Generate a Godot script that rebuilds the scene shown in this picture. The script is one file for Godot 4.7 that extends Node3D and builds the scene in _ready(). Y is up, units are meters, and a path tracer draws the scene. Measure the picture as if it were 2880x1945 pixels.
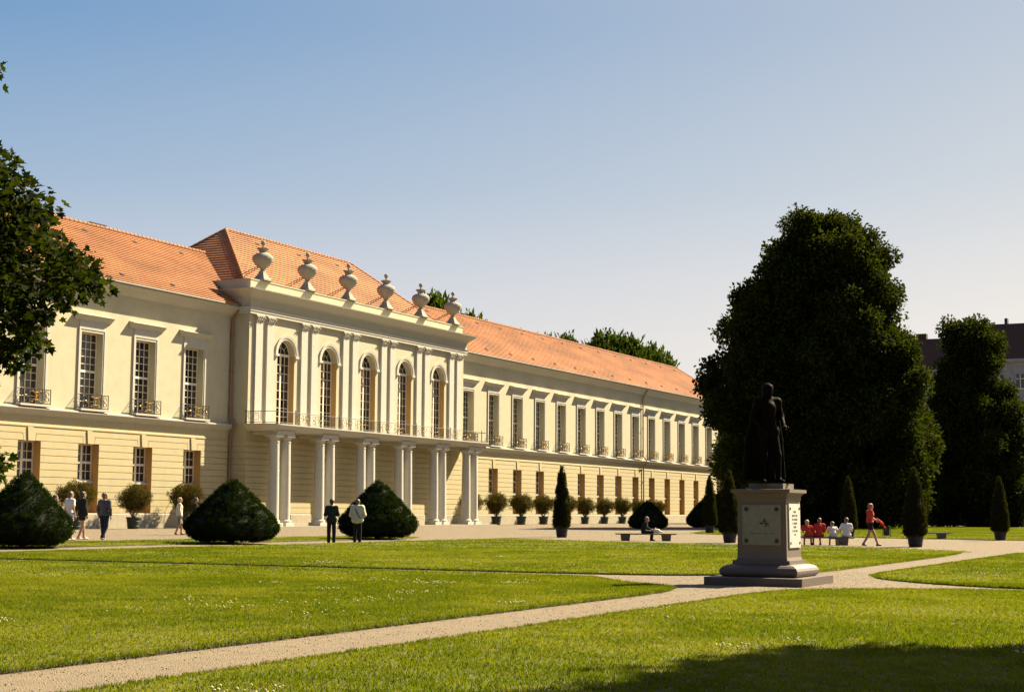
extends Node3D
# A palace wing behind a lawn parterre. x runs along the palace front, y is up, z runs from the front wall (z = 0) towards the garden.

const SUN := Vector3(2.1, 2.15, 1.0)          # towards the sun, read from the shadows of hoods, eaves and portico
const LAWN_H := 0.035
const ORD := ["first", "second", "third", "fourth", "fifth", "sixth", "seventh", "eighth", "ninth", "tenth", "eleventh", "twelfth", "thirteenth"]
var rng := RandomNumberGenerator.new()
var M := {}
var cam_c := Vector3(0, 1.2, 64.112)
var cam_f: Vector3
var cam_r: Vector3
var cam_u: Vector3
const FOC := 4375.156                          # focal length in photograph pixels (2880 x 1945)
var used := {}

# ---------------------------------------------------------------- helpers
class Geo:
	var v := PackedVector3Array()
	var n := PackedVector3Array()
	var c := PackedColorArray()
	var col := Color(1, 1, 1)
	func tri(a: Vector3, b: Vector3, d: Vector3) -> void:      # counter-clockwise seen from outside
		var nn := (b - a).cross(d - a).normalized()
		v.append(a); v.append(d); v.append(b)
		for i in 3:
			n.append(nn); c.append(col)
	func quad(a: Vector3, b: Vector3, d: Vector3, e: Vector3) -> void:
		tri(a, b, d); tri(a, d, e)
	func tri_n(a: Vector3, b: Vector3, d: Vector3, na: Vector3, nb: Vector3, nd: Vector3) -> void:
		v.append(a); v.append(d); v.append(b)
		n.append(na); n.append(nd); n.append(nb)
		for i in 3: c.append(col)
	func box(lo: Vector3, hi: Vector3) -> void:
		var p := [Vector3(lo.x, lo.y, lo.z), Vector3(hi.x, lo.y, lo.z), Vector3(hi.x, hi.y, lo.z), Vector3(lo.x, hi.y, lo.z), Vector3(lo.x, lo.y, hi.z), Vector3(hi.x, lo.y, hi.z), Vector3(hi.x, hi.y, hi.z), Vector3(lo.x, hi.y, hi.z)]
		quad(p[4], p[5], p[6], p[7]); quad(p[1], p[0], p[3], p[2]); quad(p[0], p[4], p[7], p[3])
		quad(p[5], p[1], p[2], p[6]); quad(p[7], p[6], p[2], p[3]); quad(p[0], p[1], p[5], p[4])
	func box_t(t: Transform3D, s: Vector3) -> void:
		var h := s * 0.5
		var p := []
		for q in [Vector3(-1, -1, -1), Vector3(1, -1, -1), Vector3(1, 1, -1), Vector3(-1, 1, -1), Vector3(-1, -1, 1), Vector3(1, -1, 1), Vector3(1, 1, 1), Vector3(-1, 1, 1)]:
			p.append(t * (q * h))
		quad(p[4], p[5], p[6], p[7]); quad(p[1], p[0], p[3], p[2]); quad(p[0], p[4], p[7], p[3])
		quad(p[5], p[1], p[2], p[6]); quad(p[7], p[6], p[2], p[3]); quad(p[0], p[1], p[5], p[4])
	func tube(pts: Array, radii: Array, sides := 8, caps := true) -> void:
		var rings := []
		var norms := []
		var side := Vector3.ZERO
		for i in pts.size():
			var d: Vector3 = (pts[mini(i + 1, pts.size() - 1)] - pts[maxi(i - 1, 0)]).normalized()
			if side == Vector3.ZERO:
				side = d.cross(Vector3(0.31, 0.2, 0.93) if absf(d.y) > 0.9 else Vector3.UP).normalized()
			side = (side - d * side.dot(d)).normalized()
			var up := d.cross(side)
			var ring := []
			var nr := []
			for k in sides:
				var a := TAU * k / sides
				var o := side * cos(a) + up * sin(a)
				ring.append(pts[i] + o * radii[i]); nr.append(o)
			rings.append(ring); norms.append(nr)
		for i in pts.size() - 1:
			for k in sides:
				var k2 := (k + 1) % sides
				tri_n(rings[i][k], rings[i][k2], rings[i + 1][k2], norms[i][k], norms[i][k2], norms[i + 1][k2])
				tri_n(rings[i][k], rings[i + 1][k2], rings[i + 1][k], norms[i][k], norms[i + 1][k2], norms[i + 1][k])
		if caps:
			for k in range(1, sides - 1):
				tri(rings[0][0], rings[0][k + 1], rings[0][k])
				tri(rings[-1][0], rings[-1][k], rings[-1][k + 1])
	func lathe(prof: Array, at: Vector3, segs := 20, square := false) -> void:   # prof: Vector2(radius, y) from bottom to top
		for i in prof.size() - 1:
			var a: Vector2 = prof[i]
			var b: Vector2 = prof[i + 1]
			var t := (b - a).normalized()
			var pn := Vector2(t.y, -t.x)
			var m := 4 if square else segs
			for k in m:
				var f0 := TAU * (k + (0.5 if square else 0.0)) / m
				var f1 := TAU * (k + (1.5 if square else 1.0)) / m
				var s := 1.41421 if square else 1.0
				var p0 := at + Vector3(cos(f0) * a.x * s, a.y, sin(f0) * a.x * s)
				var p1 := at + Vector3(cos(f1) * a.x * s, a.y, sin(f1) * a.x * s)
				var p2 := at + Vector3(cos(f1) * b.x * s, b.y, sin(f1) * b.x * s)
				var p3 := at + Vector3(cos(f0) * b.x * s, b.y, sin(f0) * b.x * s)
				if square:
					quad(p0, p3, p2, p1)
				else:
					var n0 := Vector3(cos(f0) * pn.x, pn.y, sin(f0) * pn.x)
					var n1 := Vector3(cos(f1) * pn.x, pn.y, sin(f1) * pn.x)
					tri_n(p0, p3, p2, n0, n0, n1); tri_n(p0, p2, p1, n0, n1, n1)
	func extrude_x(prof: Array, x0: float, x1: float) -> void:   # prof: Vector2(z, y), going up along the outside
		for i in prof.size() - 1:
			var a: Vector2 = prof[i]
			var b: Vector2 = prof[i + 1]
			quad(Vector3(x0, a.y, a.x), Vector3(x1, a.y, a.x), Vector3(x1, b.y, b.x), Vector3(x0, b.y, b.x))
		for i in range(1, prof.size() - 1):
			var o: Vector2 = prof[0]
			var a: Vector2 = prof[i]
			var b: Vector2 = prof[i + 1]
			tri(Vector3(x0, o.y, o.x), Vector3(x0, a.y, a.x), Vector3(x0, b.y, b.x))
			tri(Vector3(x1, o.y, o.x), Vector3(x1, b.y, b.x), Vector3(x1, a.y, a.x))
	func sweep3(prof: Array, x0: float, x1: float, zb: float, zf: float) -> void:   # prof: Vector2(offset, y) carried round three sides
		for i in prof.size() - 1:
			var a: Vector2 = prof[i]
			var b: Vector2 = prof[i + 1]
			var pa := [Vector3(x0 - a.x, a.y, zb), Vector3(x0 - a.x, a.y, zf + a.x), Vector3(x1 + a.x, a.y, zf + a.x), Vector3(x1 + a.x, a.y, zb)]
			var pb := [Vector3(x0 - b.x, b.y, zb), Vector3(x0 - b.x, b.y, zf + b.x), Vector3(x1 + b.x, b.y, zf + b.x), Vector3(x1 + b.x, b.y, zb)]
			for k in 3:
				quad(pa[k], pa[k + 1], pb[k + 1], pb[k])
	func mesh() -> ArrayMesh:
		var arr := []
		arr.resize(Mesh.ARRAY_MAX)
		arr[Mesh.ARRAY_VERTEX] = v; arr[Mesh.ARRAY_NORMAL] = n; arr[Mesh.ARRAY_COLOR] = c
		var m := ArrayMesh.new()
		m.add_surface_from_arrays(Mesh.PRIMITIVE_TRIANGLES, arr)
		return m

func put(called: String, m: Mesh, material: Material, parent: Node, at := Vector3.ZERO) -> MeshInstance3D:
	var o := MeshInstance3D.new()
	o.mesh = m
	o.material_override = material
	o.name = numbered(called) if parent == self else called
	parent.add_child(o, true)
	o.position = at
	return o
func numbered(called: String) -> String:
	var k: int = used.get(called, 0)
	used[called] = k + 1
	return called if k == 0 else "%s_%03d" % [called, k]
func tag(o: Node, label: String, category: String, group := "") -> void:
	o.set_meta("label", label); o.set_meta("category", category)
	if group != "": o.set_meta("group", group)
func thing(called: String, label: String, category: String, at := Vector3.ZERO, group := "") -> Node3D:
	var o := Node3D.new()
	o.name = numbered(called)
	add_child(o)
	o.position = at
	tag(o, label, category, group)
	return o
func structure(o: Node3D) -> Node3D:
	o.set_meta("kind", "structure")
	return o
func ray(px: float, py: float) -> Vector3:
	return cam_f + cam_r * ((px - 1440.0) / FOC) - cam_u * ((py - 972.5) / FOC)
func gp(px: float, py: float, h := 0.0) -> Vector3:           # where the line of sight through a photograph pixel meets the ground
	var d := ray(px, py)
	return cam_c + d * ((h - cam_c.y) / d.y)
func lin(r: float, g: float, b: float) -> Color:
	return Color(r, g, b).linear_to_srgb()

# ---------------------------------------------------------------- materials
func noise_img(sd: int, size: int, freq: float, oct: int) -> Image:
	var fn := FastNoiseLite.new()
	fn.seed = sd; fn.frequency = freq; fn.fractal_octaves = oct
	fn.noise_type = FastNoiseLite.TYPE_SIMPLEX_SMOOTH
	return fn.get_seamless_image(size, size)
func ramp_tex(a: Image, b: Image, mix_b: float, cols: Array) -> ImageTexture:     # two noises mixed and looked up in a list of colours (linear)
	var w := a.get_width()
	var out := Image.create(w, w, true, Image.FORMAT_RGB8)
	var lut := []
	for i in 64:
		var t := i / 63.0 * (cols.size() - 1)
		var k := mini(int(t), cols.size() - 2)
		var cc: Color = cols[k].lerp(cols[k + 1], t - k)
		lut.append(cc.linear_to_srgb())
	for y in w:
		for x in w:
			var t := a.get_pixel(x, y).r * (1.0 - mix_b) + b.get_pixel(x, y).r * mix_b
			out.set_pixel(x, y, lut[clampi(int(t * 63.0), 0, 63)])
	out.generate_mipmaps()
	return ImageTexture.create_from_image(out)
func bump_tex(a: Image, strength: float) -> ImageTexture:
	var im := a.duplicate()
	im.convert(Image.FORMAT_RGBA8)
	im.bump_map_to_normal_map(strength)
	return ImageTexture.create_from_image(im)
func plain(r: float, g: float, b: float, rough := 0.9) -> StandardMaterial3D:
	var m := StandardMaterial3D.new()
	m.albedo_color = lin(r, g, b)
	m.roughness = rough
	return m
func textured(tex: Texture2D, size: float, rough := 0.9, nrm: Texture2D = null, nscale := 1.0) -> StandardMaterial3D:
	var m := StandardMaterial3D.new()
	m.albedo_texture = tex
	m.roughness = rough
	m.uv1_triplanar = true
	m.uv1_world_triplanar = true
	m.uv1_scale = Vector3.ONE / size
	if nrm:
		m.normal_enabled = true; m.normal_texture = nrm; m.normal_scale = nscale
	return m
func leafy(back: Color, rough := 0.6) -> StandardMaterial3D:
	var m := StandardMaterial3D.new()
	m.vertex_color_use_as_albedo = true
	m.roughness = rough
	m.backlight_enabled = true
	m.backlight = back.linear_to_srgb()
	m.metallic_specular = 0.15
	m.cull_mode = BaseMaterial3D.CULL_DISABLED
	return m
func make_materials() -> void:
	var f1 := noise_img(3, 512, 0.012, 5)
	var f2 := noise_img(8, 512, 0.10, 3)
	var f3 := noise_img(21, 512, 0.30, 2)
	var fine := bump_tex(f3, 2.0)
	M.wall = textured(ramp_tex(f1, f2, 0.45, [Color(0.352, 0.314, 0.205), Color(0.402, 0.368, 0.251), Color(0.430, 0.397, 0.279), Color(0.452, 0.419, 0.301)]), 7.0, 0.92, fine, 0.25)
	M.wall_low = textured(ramp_tex(f2, f1, 0.5, [Color(0.336, 0.275, 0.139), Color(0.388, 0.335, 0.188), Color(0.408, 0.356, 0.212), Color(0.438, 0.383, 0.246)]), 5.0, 0.92, fine, 0.35)
	M.trim = textured(ramp_tex(f1, f2, 0.5, [Color(0.346, 0.330, 0.272), Color(0.421, 0.406, 0.349), Color(0.451, 0.436, 0.376)]), 4.0, 0.85, fine, 0.2)
	M.plinth = textured(ramp_tex(f1, f3, 0.4, [Color(0.248, 0.212, 0.146), Color(0.343, 0.306, 0.226), Color(0.387, 0.343, 0.263)]), 3.0, 0.95, fine, 0.4)
	M.stone = textured(ramp_tex(f2, f3, 0.4, [Color(0.146, 0.127, 0.095), Color(0.263, 0.233, 0.182), Color(0.336, 0.306, 0.248)]), 1.5, 0.9, fine, 0.6)
	M.urn = textured(ramp_tex(f2, f1, 0.4, [Color(0.146, 0.135, 0.102), Color(0.278, 0.255, 0.208), Color(0.365, 0.336, 0.285)]), 1.1, 0.9, bump_tex(f2, 5.0), 1.0)
	M.granite = textured(ramp_tex(f3, f2, 0.3, [Color(0.085, 0.065, 0.049), Color(0.132, 0.104, 0.079), Color(0.170, 0.138, 0.109)]), 0.6, 0.6, fine, 0.3)
	M.granite_dark = textured(ramp_tex(f3, f2, 0.3, [Color(0.056, 0.039, 0.032), Color(0.096, 0.071, 0.056), Color(0.130, 0.100, 0.081)]), 0.6, 0.55, fine, 0.3)
	M.plaque = textured(ramp_tex(f1, f3, 0.3, [Color(0.144, 0.134, 0.090), Color(0.202, 0.191, 0.141), Color(0.223, 0.213, 0.166)]), 1.0, 0.45)
	M.plaque_white = textured(ramp_tex(f1, f3, 0.3, [Color(0.432, 0.418, 0.377), Color(0.516, 0.501, 0.460), Color(0.544, 0.530, 0.488)]), 1.0, 0.4)
	M.gravel = textured(ramp_tex(f3, f1, 0.45, [Color(0.110, 0.081, 0.049), Color(0.156, 0.122, 0.076), Color(0.181, 0.142, 0.090), Color(0.219, 0.178, 0.118)]), 2.6, 0.95, bump_tex(f3, 6.0), 1.0)
	M.soil = textured(ramp_tex(f2, f3, 0.5, [Color(0.033, 0.035, 0.007), Color(0.062, 0.067, 0.009), Color(0.077, 0.079, 0.010)]), 1.3, 1.0)
	M.earth = textured(ramp_tex(f2, f3, 0.5, [Color(0.020, 0.016, 0.008), Color(0.045, 0.036, 0.018), Color(0.07, 0.055, 0.03)]), 0.7, 1.0)
	M.reveal = textured(ramp_tex(f1, f2, 0.5, [Color(0.34, 0.215, 0.075), Color(0.40, 0.26, 0.095), Color(0.44, 0.29, 0.115)]), 3.0, 0.95)  # ochre deeper than the wall: warm bounced light put into the colour
	M.iron = plain(0.016, 0.014, 0.013, 0.5)
	M.gilt = plain(0.60, 0.36, 0.07, 0.35)
	M.gilt.metallic = 0.6
	M.sash = plain(0.66, 0.62, 0.50, 0.6)
	M.pane = plain(0.008, 0.008, 0.010, 0.12)
	M.pane_brown = plain(0.045, 0.030, 0.024, 0.16)
	M.pane_painted_sky = plain(0.040, 0.048, 0.060, 0.06)  # sky reflection painted in as a bluish pane colour
	M.pane_grey = plain(0.026, 0.020, 0.018, 0.12)
	M.pipe = plain(0.26, 0.13, 0.055, 0.5)
	M.lead = plain(0.15, 0.14, 0.12, 0.6)
	M.timber = plain(0.045, 0.020, 0.012, 0.9)
	M.tile = StandardMaterial3D.new()
	M.tile.vertex_color_use_as_albedo = true
	M.tile.roughness = 0.85
	M.bark = textured(ramp_tex(f2, f3, 0.5, [Color(0.035, 0.026, 0.018), Color(0.09, 0.07, 0.05), Color(0.15, 0.12, 0.09)]), 0.9, 0.95, bump_tex(f2, 6.0), 1.0)
	M.leaf_tree = leafy(Color(0.90, 0.98, 0.16), 0.75)
	M.leaf_yew = leafy(Color(0.62, 0.75, 0.08), 0.85)
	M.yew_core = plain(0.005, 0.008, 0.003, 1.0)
	M.leaf_pot = leafy(Color(0.5, 0.5, 0.06), 0.7)
	M.grass = leafy(Color(0.95, 0.95, 0.10), 0.8)
	M.flower = plain(0.42, 0.41, 0.20, 0.9)
	M.pot_green = plain(0.014, 0.030, 0.018, 0.6)
	M.pot_dark = plain(0.018, 0.014, 0.011, 0.8)
	M.bench = textured(ramp_tex(f2, f3, 0.4, [Color(0.051, 0.046, 0.038), Color(0.097, 0.087, 0.071), Color(0.133, 0.122, 0.102)]), 0.8, 0.9)
	M.bronze = plain(0.006, 0.0045, 0.0035, 0.6)
	M.bronze.metallic_specular = 0.1
	M.ink = plain(0.06, 0.035, 0.03, 0.7)
	M.brick_dark = textured(ramp_tex(f2, f3, 0.4, [Color(0.025, 0.015, 0.013), Color(0.050, 0.026, 0.021), Color(0.070, 0.037, 0.030)]), 3.0, 0.95)
	M.render_grey = textured(ramp_tex(f1, f3, 0.3, [Color(0.168, 0.168, 0.162), Color(0.240, 0.240, 0.231), Color(0.276, 0.273, 0.258)]), 6.0, 0.95)
	M.render_brown = textured(ramp_tex(f1, f3, 0.3, [Color(0.105, 0.079, 0.068), Color(0.165, 0.124, 0.105), Color(0.203, 0.150, 0.124)]), 6.0, 0.95)

# ---------------------------------------------------------------- sky and light
func make_sky() -> void:
	var w := 512
	var h := 256
	var im := Image.create(w, h, false, Image.FORMAT_RGBF)
	var s := SUN.normalized()
	var keys := [0.0, 5.8, 8.7, 11.7, 17.7, 30.0, 90.0]
	var cols := [Color(0.70, 0.70, 0.72), Color(0.60, 0.635, 0.70), Color(0.45, 0.54, 0.675), Color(0.262, 0.42, 0.628), Color(0.050, 0.255, 0.553), Color(0.02, 0.15, 0.43), Color(0.015, 0.09, 0.30)]
	for y in h:
		var el := 90.0 - 180.0 * (y + 0.5) / h
		var base: Color = cols[0]
		for k in keys.size() - 1:
			if el >= keys[k]:
				base = cols[k].lerp(cols[k + 1], clampf((el - keys[k]) / (keys[k + 1] - keys[k]), 0, 1))
		if el < 0: base = Color(0.45, 0.42, 0.36)
		for x in w:
			var az := TAU * (x + 0.5) / w
			var d := Vector3(sin(az) * cos(deg_to_rad(el)), sin(deg_to_rad(el)), -cos(az) * cos(deg_to_rad(el)))
			var ang := rad_to_deg(acos(clampf(d.dot(s), -1, 1)))
			var c := base
			if el >= 0:
				var gl := exp(-ang * ang / (2.0 * 34.0 * 34.0))
				c = Color(base.r + gl * 0.82, base.g + gl * 0.58, base.b + gl * 0.23)
			im.set_pixel(x, y, Color(c.r / EXPO, c.g / EXPO, c.b / EXPO))
	var pm := PanoramaSkyMaterial.new()
	pm.panorama = ImageTexture.create_from_image(im)
	var sky := Sky.new()
	sky.sky_material = pm
	var env := Environment.new()
	env.background_mode = Environment.BG_SKY
	env.sky = sky
	env.tonemap_mode = Environment.TONE_MAPPER_LINEAR
	env.tonemap_exposure = EXPO
	env.sdfgi_enabled = true
	env.ssao_enabled = true
	env.ssil_enabled = true
	var we := WorldEnvironment.new()
	we.environment = env
	we.name = "world_environment"
	add_child(we)
	var sun := DirectionalLight3D.new()
	sun.name = "sun"
	sun.light_energy = 1.6
	sun.light_color = Color(1.0, 0.925, 0.78)
	sun.light_angular_distance = 0.5
	sun.shadow_enabled = true
	add_child(sun)
	sun.look_at_from_position(SUN * 10.0, Vector3.ZERO, Vector3.UP)
const EXPO := 3.8

func make_camera() -> void:
	var yaw := 1.1115
	var pitch := 0.1059
	var roll := 0.0066
	cam_f = Vector3(sin(yaw) * cos(pitch), sin(pitch), -cos(yaw) * cos(pitch))
	var r := Vector3(cos(yaw), 0, sin(yaw))
	var u := r.cross(cam_f)
	cam_r = r * cos(roll) + u * sin(roll)
	cam_u = u * cos(roll) - r * sin(roll)
	var cam := Camera3D.new()
	cam.name = "camera"
	cam.fov = rad_to_deg(2.0 * atan(972.5 / FOC))
	cam.near = 0.1
	cam.far = 4000.0
	add_child(cam)
	cam.transform = Transform3D(Basis(cam_r, cam_u, -cam_f), cam_c)
	cam.current = true

# ---------------------------------------------------------------- palace
const BAY := 4.95
const PX0 := 86.4          # portico block
const PX1 := 117.4
const PC := 101.9
const PZ := 1.4
const PBAY := 5.54
const AR := 1.05           # arch radius of the portico windows
const AS := 12.05          # height of their springing
var palace: Node3D
var box_cache := {}

func part(called: String, g: Geo, material: Material, parent: Node) -> MeshInstance3D:
	return put(called, g.mesh(), material, parent)
func box_part(called: String, lo: Vector3, hi: Vector3, material: Material, parent: Node) -> MeshInstance3D:     # alike boxes share one mesh
	var s := (hi - lo).snapped(Vector3.ONE * 0.001)
	if not box_cache.has(s):
		var g := Geo.new()
		var h := s * 0.5
		var b := minf(0.008, minf(s.x, minf(s.y, s.z)) * 0.2)
		g.box(-h, Vector3(h.x, h.y, h.z - b))
		var q := [Vector3(-h.x, -h.y, h.z - b), Vector3(h.x, -h.y, h.z - b), Vector3(h.x, h.y, h.z - b), Vector3(-h.x, h.y, h.z - b)]
		var r := [Vector3(-h.x + b, -h.y + b, h.z), Vector3(h.x - b, -h.y + b, h.z), Vector3(h.x - b, h.y - b, h.z), Vector3(-h.x + b, h.y - b, h.z)]
		for i in 4: g.quad(q[i], q[(i + 1) % 4], r[(i + 1) % 4], r[i])
		g.quad(r[0], r[1], r[2], r[3])
		box_cache[s] = g.mesh()
	return put(called, box_cache[s], material, parent, (lo + hi) * 0.5)

func wall_rects(g: Geo, x0: float, x1: float, y0: float, y1: float, z: float, rects: Array, depth: float, inner: Geo = null) -> void:   # a wall with rectangular openings and their reveals
	var x := x0
	for r in rects:
		var xa: float = r[0]
		var xb: float = r[1]
		var ya: float = r[2]
		var yb: float = r[3]
		g.quad(Vector3(x, y0, z), Vector3(xa, y0, z), Vector3(xa, y1, z), Vector3(x, y1, z))
		if ya > y0: g.quad(Vector3(xa, y0, z), Vector3(xb, y0, z), Vector3(xb, ya, z), Vector3(xa, ya, z))
		if yb < y1: g.quad(Vector3(xa, yb, z), Vector3(xb, yb, z), Vector3(xb, y1, z), Vector3(xa, y1, z))
		var d := z - depth
		var h := inner if inner else g
		h.quad(Vector3(xa, ya, z), Vector3(xa, ya, d), Vector3(xa, yb, d), Vector3(xa, yb, z))
		h.quad(Vector3(xb, ya, d), Vector3(xb, ya, z), Vector3(xb, yb, z), Vector3(xb, yb, d))
		h.quad(Vector3(xa, yb, d), Vector3(xb, yb, d), Vector3(xb, yb, z), Vector3(xa, yb, z))
		h.quad(Vector3(xa, ya, z), Vector3(xb, ya, z), Vector3(xb, ya, d), Vector3(xa, ya, d))
		x = xb
	g.quad(Vector3(x, y0, z), Vector3(x1, y0, z), Vector3(x1, y1, z), Vector3(x, y1, z))

func glazing(parent: Node, x0: float, x1: float, y0: float, y1: float, z: float, cols: int, rows: int, singles: bool, rail_row := -1, thick_mid := false) -> void:
	var g := Geo.new()
	var fw := 0.07
	g.box(Vector3(x0, y0, z), Vector3(x0 + fw, y1, z + 0.07)); g.box(Vector3(x1 - fw, y0, z), Vector3(x1, y1, z + 0.07))
	g.box(Vector3(x0 + fw, y0, z), Vector3(x1 - fw, y0 + fw, z + 0.068)); g.box(Vector3(x0 + fw, y1 - fw, z), Vector3(x1 - fw, y1, z + 0.068))
	part("sash_frame", g, M.sash, parent)
	g = Geo.new()
	var cw := (x1 - x0 - 2 * fw) / cols
	var rh := (y1 - y0 - 2 * fw) / rows
	for k in range(1, cols):
		var w := 0.075 if thick_mid and k * 2 == cols else 0.019
		var x := x0 + fw + cw * k
		g.box(Vector3(x - w, y0 + fw, z + 0.005), Vector3(x + w, y1 - fw, z + (0.06 if w > 0.03 else 0.045)))
	for k in range(1, rows):
		var w := 0.07 if k == rail_row else 0.019
		var y := y0 + fw + rh * k
		g.box(Vector3(x0 + fw, y - w, z + 0.006), Vector3(x1 - fw, y + w, z + (0.09 if w > 0.03 else 0.043)))
	part("glazing_bars", g, M.sash, parent)
	if singles:
		for i in cols:
			for j in rows:
				var q := rng.randf()
				var m: Material = M.pane if q < 0.46 else (M.pane_grey if q < 0.70 else (M.pane_brown if q < 0.90 else M.pane_painted_sky))
				if i == cols - 1: m = M.pane_brown if q < 0.75 else M.pane_grey
				var lo := Vector3(x0 + fw + cw * i + 0.004, y0 + fw + rh * j + 0.004, z + 0.012)
				var o := box_part("pane", lo, lo + Vector3(cw - 0.008, rh - 0.008, 0.006), m, parent)
				o.rotation = Vector3(rng.randf_range(-0.006, 0.006), rng.randf_range(-0.006, 0.006), 0)
	else:
		g = Geo.new()
		g.box(Vector3(x0 + fw, y0 + fw, z + 0.01), Vector3(x1 - fw, y1 - fw, z + 0.02))
		part("glass", g, M.pane_grey, parent)

func ring(g: Geo, at: Vector3, r: float, w: float, a0 := 0.0, a1 := TAU, sides := 4, seg := 12, turn := false) -> void:
	var pts := []
	var rad := []
	for i in seg + 1:
		var a := a0 + (a1 - a0) * i / seg
		pts.append(at + (Vector3(0, sin(a) * r, cos(a) * r) if turn else Vector3(cos(a) * r, sin(a) * r, 0)))
		rad.append(w)
	g.tube(pts, rad, sides, false)

func make_balconette(parent: Node, y0: float) -> void:
	var g := Geo.new()
	var z := 0.42
	var w := 1.16
	for y in [y0 + 0.05, y0 + 0.84]:
		g.box(Vector3(-w, y, z - 0.018), Vector3(w, y + 0.035, z + 0.018))
		for s in [-1.0, 1.0]:
			g.box(Vector3(s * w - 0.018, y, 0.0), Vector3(s * w + 0.018, y + 0.035, z - 0.018))
	for x in [-w, -w * 0.45, w * 0.45, w]:
		g.box(Vector3(x - 0.02, y0, z - 0.02), Vector3(x + 0.02, y0 + 0.9, z + 0.02))
	for s in [-1.0, 1.0]:
		for c in [[0.86, 0.62, 0.14], [0.86, 0.30, 0.15], [0.68, 0.46, 0.07]]:
			ring(g, Vector3(s * c[0], y0 + c[1], z), c[2], 0.016)
		for c in [[0.20, 0.62, 0.10], [0.20, 0.32, 0.12]]:
			ring(g, Vector3(s * w, y0 + c[1], c[0]), c[2], 0.014, 0, TAU, 4, 10, true)
		ring(g, Vector3(s * 0.28, y0 + 0.46, z), 0.22, 0.016)
		ring(g, Vector3(s * 0.14, y0 + 0.46, z), 0.34, 0.014, -1.2, 1.2)
	part("iron_railing", g, M.iron, parent)
	g = Geo.new()
	for c in [[0.0, 0.66, 0.16, 0.05], [0.0, 0.24, 0.12, 0.05], [-0.86, 0.47, 0.06, 0.05], [0.86, 0.47, 0.06, 0.05], [-0.35, 0.14, 0.09, 0.035], [0.35, 0.14, 0.09, 0.035], [-0.3, 0.73, 0.10, 0.03], [0.3, 0.73, 0.10, 0.03], [0.0, 0.46, 0.05, 0.1]]:
		g.lathe([Vector2(0.001, -c[3]), Vector2(c[2] * 0.7, -c[3] * 0.6), Vector2(c[2], 0), Vector2(c[2] * 0.6, c[3] * 0.7), Vector2(0.001, c[3])], Vector3(c[0], y0 + c[1], z + 0.015), 7)
	part("gilt_ornament", g, M.gilt, parent).set_meta("kind", "stuff")

func upper_window(singles: bool) -> Node3D:
	var w := Node3D.new()
	w.name = "upper_window"
	palace.add_child(w, true)
	glazing(w, -0.95, 0.95, 7.12, 11.75, -0.5, 4, 10, singles, 5)
	for s in [-1.0, 1.0]:
		var g := Geo.new()
		g.box(Vector3(minf(s * 0.95, s * 1.05), 7.12, 0), Vector3(maxf(s * 0.95, s * 1.05), 11.75, 0.05))
		g.box(Vector3(minf(s * 1.05, s * 1.18), 7.12, 0), Vector3(maxf(s * 1.05, s * 1.18), 11.9, 0.085))
		part("jamb_moulding", g, M.trim, w)
	var g := Geo.new()
	g.box(Vector3(-1.05, 11.75, 0), Vector3(1.05, 11.9, 0.05))
	g.box(Vector3(-1.18, 11.9, 0), Vector3(1.18, 12.02, 0.085))
	g.box(Vector3(-1.12, 12.02, 0), Vector3(1.12, 12.5, 0.045))
	part("lintel", g, M.trim, w)
	g = Geo.new()
	g.extrude_x([Vector2(0, 12.42), Vector2(0.06, 12.42), Vector2(0.08, 12.48), Vector2(0.20, 12.56), Vector2(0.35, 12.72), Vector2(0.39, 12.73), Vector2(0.39, 12.77), Vector2(0.0, 12.86)], -1.62, 1.62)
	part("hood", g, M.trim, w)
	g = Geo.new()
	g.box(Vector3(-1.25, 7.0, 0), Vector3(1.25, 7.12, 0.47))
	part("sill", g, M.trim, w)
	make_balconette(w, 7.12)
	return w

func lower_window(singles: bool, plain_base := false) -> Node3D:
	var w := Node3D.new()
	w.name = "lower_window"
	palace.add_child(w, true)
	glazing(w, -0.9, 0.9, 2.86, 5.05, -0.55, 4, 4, singles, 2, true)
	var g := Geo.new()
	g.box(Vector3(-0.9, 2.72, -0.55), Vector3(0.9, 2.86, -0.25))
	part("sill", g, M.trim, w)
	g = Geo.new()
	g.box(Vector3(-0.9, 0.95, -0.60), Vector3(0.9, 2.72, -0.42))
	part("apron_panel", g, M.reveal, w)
	var rv := Geo.new()
	var zf := 0.054
	for q in [-1.0, 1.0]:
		var a := Vector3(q * 0.9, 0.95, zf)
		var b := Vector3(q * 0.9, 0.95, -0.55)
		if q > 0:
			var sw := a
			a = b; b = sw
		rv.quad(a, b, b + Vector3(0, 4.1, 0), a + Vector3(0, 4.1, 0))
	rv.quad(Vector3(-0.9, 5.05, -0.55), Vector3(0.9, 5.05, -0.55), Vector3(0.9, 5.05, zf), Vector3(-0.9, 5.05, zf))
	rv.quad(Vector3(-0.9, 0.95, zf), Vector3(0.9, 0.95, zf), Vector3(0.9, 0.95, -0.55), Vector3(-0.9, 0.95, -0.55))
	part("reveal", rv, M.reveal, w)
	g = Geo.new()
	var p := [Vector2(-0.15, 5.05), Vector2(0.15, 5.05), Vector2(0.22, 5.84), Vector2(-0.22, 5.84)]
	var z := 0.115
	g.quad(Vector3(p[0].x, p[0].y, z), Vector3(p[1].x, p[1].y, z), Vector3(p[2].x, p[2].y, z), Vector3(p[3].x, p[3].y, z))
	for i in 4:
		var a: Vector2 = p[i]
		var b: Vector2 = p[(i + 1) % 4]
		g.quad(Vector3(a.x, a.y, 0), Vector3(b.x, b.y, 0), Vector3(b.x, b.y, z), Vector3(a.x, a.y, z))
	part("keystone", g, M.wall_low, w)
	return w

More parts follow.
